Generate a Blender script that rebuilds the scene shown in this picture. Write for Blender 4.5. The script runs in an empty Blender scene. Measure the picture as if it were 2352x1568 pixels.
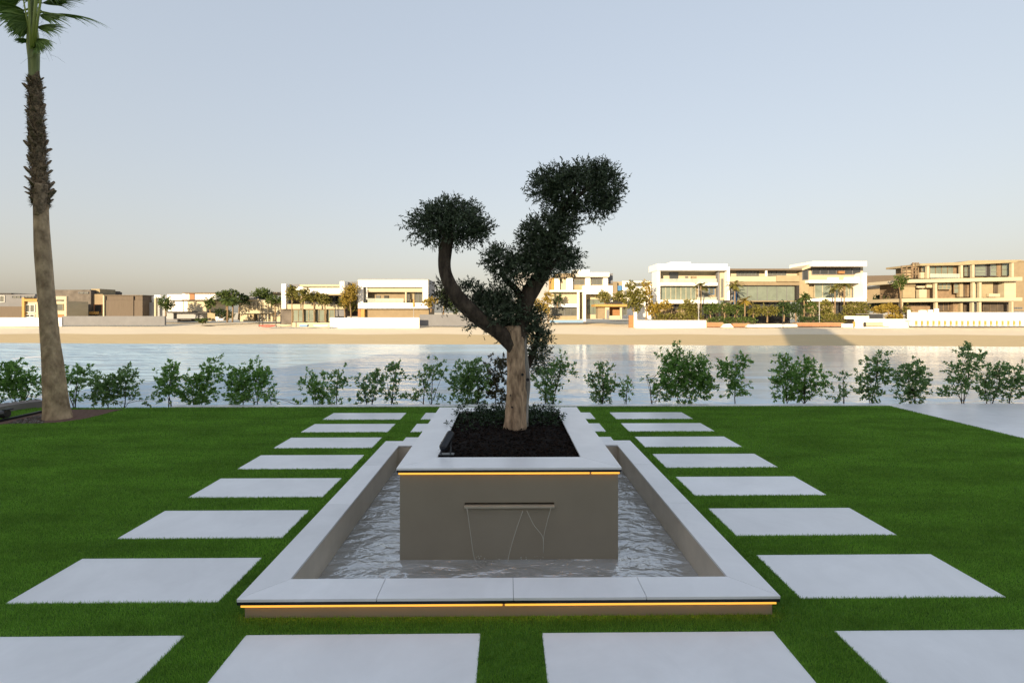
import bpy, math, random
import numpy as np
from mathutils import Vector

# ------------------------------------------------------------------ camera, sky, sun, exposure
scene = bpy.context.scene
COL = scene.collection
R = math.radians
F = 1110.0                    # focal length in pixels of a 2352 x 1568 picture
YAW = R(0.62)
CAM = (-0.018, 0.0, 1.65)
HOR = 718.0                   # horizon row
SUN_EL, SUN_AZ = R(11.5), R(28)   # light travels towards +Y, turned SUN_AZ towards +X

cam_data = bpy.data.cameras.new('camera')
cam = bpy.data.objects.new('camera', cam_data)
COL.objects.link(cam)
cam.location = CAM
cam.rotation_euler = (math.pi / 2, 0, -YAW)
cam_data.sensor_width = 36
cam_data.lens = 36 * F / 2352
cam_data.shift_y = -(784 - HOR) / 2352
cam_data.clip_start = 0.05
cam_data.clip_end = 9000
scene.camera = cam

world = bpy.data.worlds.new('World')
scene.world = world
world.use_nodes = True
wn = world.node_tree
bg = wn.nodes['Background']
sky = wn.nodes.new('ShaderNodeTexSky')
sky.sky_type = 'NISHITA'
sky.sun_disc = False
sky.sun_elevation = SUN_EL
sky.sun_rotation = math.pi + SUN_AZ
sky.air_density = 1.45
sky.dust_density = 2.8
sky.ozone_density = 2.0
hz = wn.nodes.new('ShaderNodeGamma')          # humid air evens the sky's brightness out
hz.inputs[1].default_value = 0.33
wn.links.new(sky.outputs[0], hz.inputs[0])
cool = wn.nodes.new('ShaderNodeVectorMath')    # camera white balance, the same over the whole sky
cool.operation = 'MULTIPLY'
cool.inputs[1].default_value = (0.975, 0.965, 1.03)
wn.links.new(hz.outputs[0], cool.inputs[0])
wn.links.new(cool.outputs[0], bg.inputs[0])
bg.inputs[1].default_value = 0.15

sun_data = bpy.data.lights.new('sun', 'SUN')
sun = bpy.data.objects.new('sun', sun_data)
COL.objects.link(sun)
sun.rotation_euler = Vector((math.sin(SUN_AZ) * math.cos(SUN_EL), math.cos(SUN_AZ) * math.cos(SUN_EL), -math.sin(SUN_EL))).to_track_quat('-Z', 'Y').to_euler()
sun_data.energy = 3.1
sun_data.angle = R(0.5)
sun_data.color = (1.0, 0.78, 0.50)

scene.view_settings.view_transform = 'Standard'
scene.view_settings.look = 'None'
scene.view_settings.exposure = 1.80
scene.view_settings.gamma = 1
scene.view_settings.use_curve_mapping = False
scene.render.engine = 'CYCLES'
scene.cycles.use_denoising = True
scene.cycles.max_bounces = 8
scene.cycles.caustics_reflective = False
scene.cycles.sample_clamp_indirect = 4
scene.cycles.transparent_max_bounces = 12

rng = np.random.default_rng(11)
random.seed(4)

# ------------------------------------------------------------------ helpers
def P(px, py, Y):
    """point at world depth Y seen at pixel px, py of the 2352-wide picture"""
    u = (px - 1176) / F
    v = (HOR - py) / F
    t = Y / (math.cos(YAW) - u * math.sin(YAW))
    return Vector((CAM[0] + t * (u * math.cos(YAW) + math.sin(YAW)), Y, CAM[2] + t * v))

def G(px, py, z=0.0):
    """point at height z seen at pixel px, py"""
    u = (px - 1176) / F
    v = (HOR - py) / F
    t = (z - CAM[2]) / v
    return Vector((CAM[0] + t * (u * math.cos(YAW) + math.sin(YAW)), t * (math.cos(YAW) - u * math.sin(YAW)), z))

def mat(name, c, rough=0.7, spec=0.3, var=0.12, scale=6.0, c2=None, bump=0.0, bscale=60.0, metal=0.0, wav=None):
    m = bpy.data.materials.new(name)
    m.use_nodes = True
    n = m.node_tree
    b = n.nodes['Principled BSDF']
    b.inputs['Roughness'].default_value = rough
    b.inputs['Specular IOR Level'].default_value = spec
    b.inputs['Metallic'].default_value = metal
    tc = n.nodes.new('ShaderNodeTexCoord')
    if var > 0 or c2:
        nz = n.nodes.new('ShaderNodeTexNoise')
        nz.inputs['Scale'].default_value = scale
        nz.inputs['Detail'].default_value = 6
        nz.inputs['Roughness'].default_value = 0.6
        if wav:
            mp = n.nodes.new('ShaderNodeMapping')
            mp.inputs['Scale'].default_value = wav
            n.links.new(tc.outputs['Object'], mp.inputs[0])
            n.links.new(mp.outputs[0], nz.inputs['Vector'])
        else:
            n.links.new(tc.outputs['Object'], nz.inputs['Vector'])
        rp = n.nodes.new('ShaderNodeValToRGB')
        rp.color_ramp.elements[0].position = 0.3
        rp.color_ramp.elements[1].position = 0.7
        a = tuple(max(0, x * (1 - var)) for x in c)
        d = c2 if c2 else tuple(min(1, x * (1 + var)) for x in c)
        rp.color_ramp.elements[0].color = (*a, 1)
        rp.color_ramp.elements[1].color = (*d, 1)
        n.links.new(nz.outputs['Fac'], rp.inputs[0])
        n.links.new(rp.outputs[0], b.inputs['Base Color'])
    else:
        b.inputs['Base Color'].default_value = (*c, 1)
    if bump > 0:
        nb = n.nodes.new('ShaderNodeTexNoise')
        nb.inputs['Scale'].default_value = bscale
        nb.inputs['Detail'].default_value = 5
        if wav:
            n.links.new(mp.outputs[0], nb.inputs['Vector'])
        else:
            n.links.new(tc.outputs['Object'], nb.inputs['Vector'])
        bp = n.nodes.new('ShaderNodeBump')
        bp.inputs['Strength'].default_value = bump
        bp.inputs['Distance'].default_value = 0.02
        n.links.new(nb.outputs['Fac'], bp.inputs['Height'])
        n.links.new(bp.outputs[0], b.inputs['Normal'])
    return m

def leaf_mat(name, c, c2, rough=0.5, trans=0.25, spec=0.35):
    m = bpy.data.materials.new(name)
    m.use_nodes = True
    n = m.node_tree
    b = n.nodes['Principled BSDF']
    out = n.nodes['Material Output']
    g = n.nodes.new('ShaderNodeNewGeometry')
    mx = n.nodes.new('ShaderNodeMix')
    mx.data_type = 'RGBA'
    mx.inputs[6].default_value = (*c, 1)
    mx.inputs[7].default_value = (*c2, 1)
    n.links.new(g.outputs['Random Per Island'], mx.inputs[0])
    n.links.new(mx.outputs[2], b.inputs['Base Color'])
    b.inputs['Roughness'].default_value = rough
    b.inputs['Specular IOR Level'].default_value = spec
    t = n.nodes.new('ShaderNodeBsdfTranslucent')
    n.links.new(mx.outputs[2], t.inputs[0])
    ms = n.nodes.new('ShaderNodeMixShader')
    ms.inputs[0].default_value = trans
    n.links.new(b.outputs[0], ms.inputs[1])
    n.links.new(t.outputs[0], ms.inputs[2])
    n.links.new(ms.outputs[0], out.inputs[0])
    return m

def emit_mat(name, c, s):
    m = bpy.data.materials.new(name)
    m.use_nodes = True
    b = m.node_tree.nodes['Principled BSDF']
    b.inputs['Base Color'].default_value = (*c, 1)
    b.inputs['Emission Color'].default_value = (*c, 1)
    b.inputs['Emission Strength'].default_value = s
    return m

def tag(o, label=None, cat=None, group=None, kind=None):
    if label: o['label'] = label
    if cat: o['category'] = cat
    if group: o['group'] = group
    if kind: o['kind'] = kind
    return o

def empty(name, loc, label, cat, group=None):
    o = bpy.data.objects.new(name, None)
    COL.objects.link(o)
    o.location = loc
    o.empty_display_size = 0.2
    return tag(o, label, cat, group)

def root_loc(o):
    while o.parent: o = o.parent
    return np.array(o.location) if o.type == 'EMPTY' else np.array(o.get('origin', (0, 0, 0)))

def mesh_obj(name, verts, faces, m, parent=None, smooth=False, loc=None):
    """world-space verts; the object is stored relative to the root empty"""
    v = np.asarray(verts, dtype=np.float64)
    if parent is not None:
        v = v - root_loc(parent)
    elif loc is not None:
        v = v - np.array(loc)
    me = bpy.data.meshes.new(name)
    if isinstance(faces, np.ndarray):
        nf, k = faces.shape
        me.vertices.add(len(v)); me.vertices.foreach_set('co', v.astype(np.float32).ravel())
        me.loops.add(nf * k); me.loops.foreach_set('vertex_index', faces.astype(np.int32).ravel())
        me.polygons.add(nf)
        me.polygons.foreach_set('loop_start', np.arange(0, nf * k, k, dtype=np.int32))
        me.polygons.foreach_set('loop_total', np.full(nf, k, dtype=np.int32))
        me.update(calc_edges=True)
    else:
        me.from_pydata([tuple(x) for x in v], [], faces)
        me.update()
    if smooth:
        me.polygons.foreach_set('use_smooth', np.ones(len(me.polygons), dtype=bool))
    me.materials.append(m)
    o = bpy.data.objects.new(name, me)
    COL.objects.link(o)
    if parent is not None:
        o.parent = parent
        if parent.type != 'EMPTY' and parent.parent is None and loc is None:
            o.location = (0, 0, 0)
    elif loc is not None:
        o.location = loc
        o['origin'] = tuple(loc)
    return o

class MB:
    def __init__(s):
        s.v = []; s.f = []
    def add(s, verts, faces):
        k = len(s.v)
        s.v += [tuple(x) for x in verts]
        s.f += [tuple(i + k for i in f) for f in faces]
        return s
    def box(s, x0, x1, y0, y1, z0, z1):
        if x0 > x1: x0, x1 = x1, x0
        if y0 > y1: y0, y1 = y1, y0
        if z0 > z1: z0, z1 = z1, z0
        return s.add([(x0, y0, z0), (x1, y0, z0), (x1, y1, z0), (x0, y1, z0), (x0, y0, z1), (x1, y0, z1), (x1, y1, z1), (x0, y1, z1)],
                     [(0, 3, 2, 1), (4, 5, 6, 7), (0, 1, 5, 4), (1, 2, 6, 5), (2, 3, 7, 6), (3, 0, 4, 7)])
    def prism(s, poly, z0, z1):
        n = len(poly)
        vs = [(x, y, z0) for x, y in poly] + [(x, y, z1) for x, y in poly]
        return s.add(vs, [tuple(range(n - 1, -1, -1)), tuple(range(n, 2 * n))] + [(i, (i + 1) % n, n + (i + 1) % n, n + i) for i in range(n)])
    def tube(s, pts, rad, n=8, gnarl=0.0, seed=0, cap=True):
        pts = [Vector(p) for p in pts]
        if not hasattr(rad, '__len__'): rad = [rad] * len(pts)
        r2 = random.Random(seed)
        ph = [r2.uniform(0, 6.28) for _ in range(4)]
        k = len(s.v)
        up = Vector((0.13, 1, 0.07)).normalized()
        for i, p in enumerate(pts):
            t = (pts[min(i + 1, len(pts) - 1)] - pts[max(i - 1, 0)]).normalized()
            a = t.cross(up)
            if a.length < 1e-4: a = t.cross(Vector((1, 0, 0)))
            a.normalize(); b = a.cross(t)
            for j in range(n):
                th = 2 * math.pi * j / n
                g = 1 + gnarl * (0.5 * math.sin(2 * th + ph[0] + i * .12) + 0.5 * math.sin(5 * th + ph[1] + .18 * i) + .4 * math.sin(3 * th + ph[2] + i * .45) * math.sin(i * .37 + ph[3]))
                q = p + (a * math.cos(th) + b * math.sin(th)) * rad[i] * g
                s.v.append(tuple(q))
        for i in range(len(pts) - 1):
            for j in range(n):
                j2 = (j + 1) % n
                s.f.append((k + i * n + j, k + i * n + j2, k + (i + 1) * n + j2, k + (i + 1) * n + j))
        if cap:
            s.f.append(tuple(k + j for j in range(n - 1, -1, -1)))
            e = k + (len(pts) - 1) * n
            s.f.append(tuple(e + j for j in range(n)))
        return s
    def build(s, name, m, parent=None, smooth=False, bevel=0, loc=None):
        o = mesh_obj(name, s.v, s.f, m, parent, smooth, loc)
        if bevel:
            md = o.modifiers.new('bevel', 'BEVEL'); md.width = bevel; md.segments = 2; md.limit_method = 'ANGLE'
        return o

def smooth_path(pts, n):
    """Catmull-Rom through pts (tuples of any length)"""
    p = np.array(pts, dtype=float)
    p = np.vstack([2 * p[0] - p[1], p, 2 * p[-1] - p[-2]])
    out = []
    seg = len(p) - 3
    for i in range(n):
        t = i / (n - 1) * seg
        k = min(int(t), seg - 1); t -= k
        a, b, c, d = p[k:k + 4]
        out.append(0.5 * ((2 * b) + (-a + c) * t + (2 * a - 5 * b + 4 * c - d) * t * t + (-a + 3 * b - 3 * c + d) * t ** 3))
    return np.array(out)

def unit(a):
    return a / (np.linalg.norm(a, axis=-1, keepdims=True) + 1e-9)

def leaves_mesh(base, axis, length, width, bend=0.15, seed=0):
    """rhombic leaves with a midrib fold: arrays of base points and unit axes"""
    r = np.random.default_rng(seed)
    n = len(base)
    rnd = unit(r.normal(size=(n, 3)))
    side = unit(np.cross(axis, rnd))
    nor = np.cross(side, axis)
    L = (length * r.uniform(0.7, 1.25, n))[:, None]
    W = (width * r.uniform(0.75, 1.2, n))[:, None] * 0.5
    mid = base + axis * L * 0.45 + nor * L * bend * 0.5
    tip = base + axis * L - nor * L * bend * 0.3
    v = np.stack([base, mid + side * W, tip, mid - side * W], 1).reshape(-1, 3)
    f = np.arange(4 * n).reshape(n, 4)
    return v, f

def sprig_points(blobs, per_area, seed, leaves_per=8, sprig=0.1, leaf_out=0.8, shell=0.5, lump=0.28):
    """sprigs over lumpy ellipsoids. blobs: (centre, (rx,ry,rz)[, density]); returns leaf bases, axes and the sprig twigs"""
    r = np.random.default_rng(seed)
    B = []; A = []; tw = []
    for bl in blobs:
        c = np.array(bl[0], float); rad = np.array(bl[1], float); den = bl[2] if len(bl) > 2 else 1.0
        area = 4 * math.pi * ((rad[0] * rad[1]) ** 1.6 / 3 + (rad[0] * rad[2]) ** 1.6 / 3 + (rad[1] * rad[2]) ** 1.6 / 3) ** (1 / 1.6)
        n = max(6, int(area * per_area * den))
        d = unit(r.normal(size=(n, 3)))
        lum = np.zeros(n)
        for q in range(5):
            w = r.normal(size=3) * (2.2 + q * 1.1)
            lum += np.sin(d @ w + r.uniform(0, 6.28)) / (1 + q * .4)
        rr = (shell + (1 - shell) * np.sqrt(r.uniform(0, 1, n))) * (1 + lump * 0.42 * lum)
        p = c + d * rr[:, None] * rad
        ax = unit(d * np.array([1, 1, 1.0]) * leaf_out + r.normal(size=(n, 3)) * 0.5 + np.array([0, 0, 0.25]))
        sl = sprig * r.uniform(0.6, 1.4, n)
        tw.append((p, p + ax * sl[:, None]))
        for k in range(leaves_per):
            t = (k + 0.5) / leaves_per
            b = p + ax * (sl * t)[:, None]
            a = unit(ax * (0.5 + 0.5 * t) + unit(r.normal(size=(n, 3))) * 0.85)
            B.append(b); A.append(a)
    return np.vstack(B), np.vstack(A), tw

def twigs_mesh(tw, width, seed, keep=0.35):
    r = np.random.default_rng(seed)
    p = np.vstack([t[0] for t in tw]); q = np.vstack([t[1] for t in tw])
    k = r.uniform(size=len(p)) < keep
    p, q = p[k], q[k]
    s = unit(np.cross(q - p, r.normal(size=p.shape))) * width
    s2 = unit(np.cross(q - p, s)) * width
    n = len(p)
    v = np.stack([p + s, p - s * .5 + s2, p - s * .5 - s2, q], 1).reshape(-1, 3)
    i = np.arange(n)[:, None] * 4
    f = np.concatenate([i + np.array([[0, 1, 3]]), i + np.array([[1, 2, 3]]), i + np.array([[2, 0, 3]])], 0)
    return v, f

# ------------------------------------------------------------------ materials
M = {}
M['slab'] = mat('pale_porcelain', (0.84, 0.84, 0.845), 0.30, 0.5, 0.045, 2.2, bump=0.03, bscale=180)
def slab_detail(m):
    n = m.node_tree; L = n.links
    b = n.nodes['Principled BSDF']
    src = b.inputs['Base Color'].links[0].from_socket
    oi = n.nodes.new('ShaderNodeObjectInfo')
    mr = n.nodes.new('ShaderNodeMapRange'); mr.inputs[3].default_value = .93; mr.inputs[4].default_value = 1.03; L.new(oi.outputs['Random'], mr.inputs[0])
    g = n.nodes.new('ShaderNodeNewGeometry')
    t = n.nodes.new('ShaderNodeTexNoise'); t.inputs['Scale'].default_value = 1.7; t.inputs['Detail'].default_value = 9; t.inputs['Roughness'].default_value = .7; t.inputs['Distortion'].default_value = .8; L.new(g.outputs['Position'], t.inputs['Vector'])
    m2 = n.nodes.new('ShaderNodeMapRange'); m2.inputs[1].default_value = .35; m2.inputs[2].default_value = .6; m2.inputs[3].default_value = .93; m2.inputs[4].default_value = 1.0; L.new(t.outputs['Fac'], m2.inputs[0])
    mm = n.nodes.new('ShaderNodeMath'); mm.operation = 'MULTIPLY'; L.new(mr.outputs[0], mm.inputs[0]); L.new(m2.outputs[0], mm.inputs[1])
    vm = n.nodes.new('ShaderNodeVectorMath'); vm.operation = 'SCALE'; L.new(src, vm.inputs[0]); L.new(mm.outputs[0], vm.inputs['Scale'])
    L.new(vm.outputs[0], b.inputs['Base Color'])
    m3 = n.nodes.new('ShaderNodeMapRange'); m3.inputs[3].default_value = .42; m3.inputs[4].default_value = .26; L.new(t.outputs['Fac'], m3.inputs[0]); L.new(m3.outputs[0], b.inputs['Roughness'])
slab_detail(M['slab'])
M['trim'] = mat('dark_trim', (0.012, 0.014, 0.022), 0.4, 0.5, 0.1)
M['render'] = mat('taupe_render', (0.31, 0.27, 0.205), 0.65, 0.3, 0.05, 3.0, bump=0.03, bscale=220)
M['basin'] = mat('basin_tile', (0.60, 0.53, 0.43), 0.4, 0.4, 0.10, 5.0, bump=0.05, bscale=90)
M['led'] = emit_mat('led_amber', (1.0, 0.44, 0.06), 0.36)
M['glow_fill'] = emit_mat('added_glow_tape', (1.0, 0.50, 0.14), 4.0)  # for the hidden emitter added behind the trim to boost the wall glow
M['lawn'] = mat('lawn_base', (0.07, 0.15, 0.02), 0.9, 0.1, 0.3, 9.0)
M['soil'] = mat('dark_soil', (0.010, 0.007, 0.006), 0.95, 0.15, 0.5, 30.0, bump=0.8, bscale=70)
M['mulch'] = mat('red_mulch', (0.16, 0.10, 0.075), 0.95, 0.1, 0.35, 25.0, bump=0.6, bscale=60)
M['gravel'] = mat('grey_gravel', (0.20, 0.185, 0.165), 0.95, 0.1, 0.4, 40.0, bump=0.8, bscale=60)
M['kerb_tan'] = mat('tan_kerb', (0.24, 0.21, 0.19), 0.85, 0.2, 0.08, 4.0)
M['black'] = mat('black_metal', (0.012, 0.013, 0.016), 0.38, 0.5, 0.1)
M['steel'] = mat('steel_lip', (0.52, 0.46, 0.36), 0.4, 0.4, 0.05)
M['olive_leaf'] = leaf_mat('olive_leaf', (0.024, 0.040, 0.019), (0.15, 0.195, 0.115), 0.45, 0.12)
M['brown_leaf'] = leaf_mat('brown_leaf', (0.05, 0.046, 0.02), (0.11, 0.10, 0.045), 0.5, 0.2)
M['cover_leaf'] = leaf_mat('cover_leaf', (0.008, 0.016, 0.006), (0.04, 0.085, 0.028), 0.5, 0.15)
M['shrub_leaf'] = leaf_mat('shrub_leaf', (0.11, 0.24, 0.045), (0.31, 0.52, 0.13), 0.4, 0.5)
M['shrub_leaf2'] = leaf_mat('shrub_leaf_dull', (0.11, 0.22, 0.06), (0.30, 0.46, 0.16), 0.42, 0.5)
M['shrub_stem'] = mat('shrub_stem', (0.06, 0.045, 0.03), 0.9, 0.2, 0.3, 30)
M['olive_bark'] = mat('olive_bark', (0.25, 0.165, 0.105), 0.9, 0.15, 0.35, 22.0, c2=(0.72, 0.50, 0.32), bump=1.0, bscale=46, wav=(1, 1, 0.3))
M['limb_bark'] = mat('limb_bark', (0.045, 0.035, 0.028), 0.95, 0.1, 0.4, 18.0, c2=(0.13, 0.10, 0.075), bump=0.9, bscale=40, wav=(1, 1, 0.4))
M['palm_bark'] = mat('palm_bark', (0.30, 0.205, 0.125), 0.95, 0.1, 0.35, 9.0, c2=(0.62, 0.455, 0.285), bump=1.0, bscale=26, wav=(1, 1, 0.55))
M['boot'] = mat('palm_boot', (0.09, 0.066, 0.045), 0.95, 0.1, 0.45, 20.0, c2=(0.44, 0.32, 0.21), bump=0.8, bscale=40)
M['fibre'] = mat('palm_fibre', (0.08, 0.06, 0.04), 0.95, 0.1, 0.5, 30.0, c2=(0.42, 0.33, 0.22), bump=0.9, bscale=60)
M['frond'] = leaf_mat('frond', (0.09, 0.17, 0.030), (0.25, 0.36, 0.08), 0.45, 0.2)
M['frond_tip'] = leaf_mat('frond_dry', (0.05, 0.05, 0.022), (0.10, 0.09, 0.045), 0.6, 0.15)
M['petiole'] = mat('petiole', (0.28, 0.34, 0.07), 0.5, 0.4, 0.25, 6.0, wav=(1, 1, .2))
M['shaft'] = mat('crown_shaft', (0.10, 0.15, 0.035), 0.5, 0.4, 0.4, 10.0, c2=(0.32, 0.36, 0.10), wav=(1, 1, .06))
# far shore
M['white'] = mat('white_render', (0.78, 0.77, 0.74), 0.7, 0.2, 0.03, 0.4)
M['white_grey'] = mat('pale_grey_render', (0.30, 0.305, 0.32), 0.8, 0.2, 0.04, 0.4)
M['cream'] = mat('cream_stone', (0.41, 0.365, 0.265), 0.75, 0.2, 0.08, 0.7, wav=(.4, .4, 2))
M['sandst'] = mat('sandstone', (0.29, 0.24, 0.155), 0.8, 0.2, 0.12, 1.0)
M['tan'] = mat('tan_render', (0.22, 0.175, 0.115), 0.8, 0.2, 0.10, 0.8)
M['brownclad'] = mat('brown_cladding', (0.115, 0.094, 0.075), 0.85, 0.15, 0.14, 2.0, wav=(6, 1, .2))
M['greyclad'] = mat('grey_cladding', (0.115, 0.103, 0.093), 0.85, 0.15, 0.35, 0.6)
M['wood'] = mat('timber_cladding', (0.26, 0.135, 0.06), 0.7, 0.25, 0.2, 1.5, wav=(.4, .4, 3))
M['terra'] = mat('terracotta', (0.34, 0.155, 0.085), 0.85, 0.2, 0.15, 1.0)
M['ochre'] = mat('ochre_panel', (0.36, 0.215, 0.065), 0.7, 0.3, 0.1, 1.0)
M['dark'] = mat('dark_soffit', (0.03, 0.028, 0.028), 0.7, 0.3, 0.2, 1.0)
M['fascia'] = mat('brown_fascia', (0.12, 0.095, 0.07), 0.7, 0.3, 0.1, 1.0)
M['midgrey'] = mat('mid_grey', (0.15, 0.155, 0.17), 0.8, 0.2, 0.08, 0.6)
M['curtain'] = mat('curtain', (0.34, 0.37, 0.34), 0.8, 0.2, 0.12, 2.0, wav=(3, 1, .05))
M['rawbrick'] = mat('raw_blockwork', (0.20, 0.145, 0.095), 0.85, 0.15, 0.25, 1.2)
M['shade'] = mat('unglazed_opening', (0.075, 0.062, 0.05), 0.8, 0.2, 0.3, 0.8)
M['trunk_far'] = mat('far_trunk', (0.20, 0.145, 0.09), 0.9, 0.1, 0.2, 4)
M['leaf_a'] = leaf_mat('far_leaf_green', (0.030, 0.060, 0.012), (0.10, 0.14, 0.030), 0.6, 0.25)
M['leaf_b'] = leaf_mat('far_leaf_olive', (0.075, 0.085, 0.016), (0.20, 0.18, 0.040), 0.6, 0.25)
M['leaf_c'] = leaf_mat('far_leaf_yellow', (0.17, 0.13, 0.020), (0.36, 0.26, 0.045), 0.6, 0.25)
M['leaf_d'] = leaf_mat('far_leaf_dark', (0.014, 0.032, 0.010), (0.05, 0.085, 0.022), 0.6, 0.25)
M['blue'] = mat('blue_paint', (0.05, 0.16, 0.34), 0.5, 0.4, 0.05)
M['red'] = mat('red_hull', (0.42, 0.05, 0.03), 0.45, 0.5, 0.1)
M['poolblue'] = mat('pool_blue', (0.16, 0.26, 0.40), 0.5, 0.4, 0.05)

def glass_mat(name, c, rough=0.06):
    m = mat(name, c, rough, 0.9, 0.2, 0.5)
    return m
M['glass'] = glass_mat('window_glass', (0.10, 0.105, 0.095))
M['glass_g'] = glass_mat('glass_green_reflection', (0.15, 0.18, 0.15))  # green of reflected planting put into the glass colour
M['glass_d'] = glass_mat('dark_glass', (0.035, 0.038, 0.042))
def rail_mat():
    m = bpy.data.materials.new('clear_balustrade')
    m.use_nodes = True
    n = m.node_tree
    b = n.nodes['Principled BSDF']
    b.inputs['Base Color'].default_value = (0.55, 0.6, 0.55, 1)
    b.inputs['Roughness'].default_value = 0.05
    b.inputs['Alpha'].default_value = 0.35
    return m
M['rail'] = rail_mat()

# sand: dry above, damp and darker towards the water line
def sand_mat():
    m = bpy.data.materials.new('beach_sand')
    m.use_nodes = True
    n = m.node_tree; L = n.links
    b = n.nodes['Principled BSDF']
    b.inputs['Roughness'].default_value = 0.9
    b.inputs['Specular IOR Level'].default_value = 0.15
    g = n.nodes.new('ShaderNodeNewGeometry')
    sp = n.nodes.new('ShaderNodeSeparateXYZ'); L.new(g.outputs['Position'], sp.inputs[0])
    nz = n.nodes.new('ShaderNodeTexNoise'); nz.inputs['Scale'].default_value = 0.12; nz.inputs['Detail'].default_value = 5
    mp = n.nodes.new('ShaderNodeMapping'); mp.inputs['Scale'].default_value = (0.4, 2.5, 1)
    L.new(g.outputs['Position'], mp.inputs[0]); L.new(mp.outputs[0], nz.inputs['Vector'])
    ma = n.nodes.new('ShaderNodeMath'); ma.operation = 'MULTIPLY_ADD'
    L.new(nz.outputs['Fac'], ma.inputs[0]); ma.inputs[1].default_value = 0.07; L.new(sp.outputs['Z'], ma.inputs[2])
    mr = n.nodes.new('ShaderNodeMapRange')
    mr.inputs[1].default_value = -1.76; mr.inputs[2].default_value = -1.70
    L.new(ma.outputs[0], mr.inputs[0])
    mx = n.nodes.new('ShaderNodeMix'); mx.data_type = 'RGBA'
    mx.inputs[6].default_value = (0.54, 0.43, 0.25, 1); mx.inputs[7].default_value = (0.73, 0.64, 0.48, 1)
    L.new(mr.outputs[0], mx.inputs[0])
    n2 = n.nodes.new('ShaderNodeTexNoise'); n2.inputs['Scale'].default_value = 1.2; n2.inputs['Detail'].default_value = 8
    L.new(mp.outputs[0], n2.inputs['Vector'])
    m2 = n.nodes.new('ShaderNodeMapRange'); m2.inputs[3].default_value = 0.86; m2.inputs[4].default_value = 1.12
    L.new(n2.outputs['Fac'], m2.inputs[0])
    vm = n.nodes.new('ShaderNodeVectorMath'); vm.operation = 'SCALE'
    L.new(mx.outputs[2], vm.inputs[0]); L.new(m2.outputs[0], vm.inputs['Scale'])
    L.new(vm.outputs[0], b.inputs['Base Color'])
    bp = n.nodes.new('ShaderNodeBump'); bp.inputs['Strength'].default_value = 0.25; bp.inputs['Distance'].default_value = 0.15
    L.new(n2.outputs['Fac'], bp.inputs['Height']); L.new(bp.outputs[0], b.inputs['Normal'])
    return m
M['sand'] = sand_mat()

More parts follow.
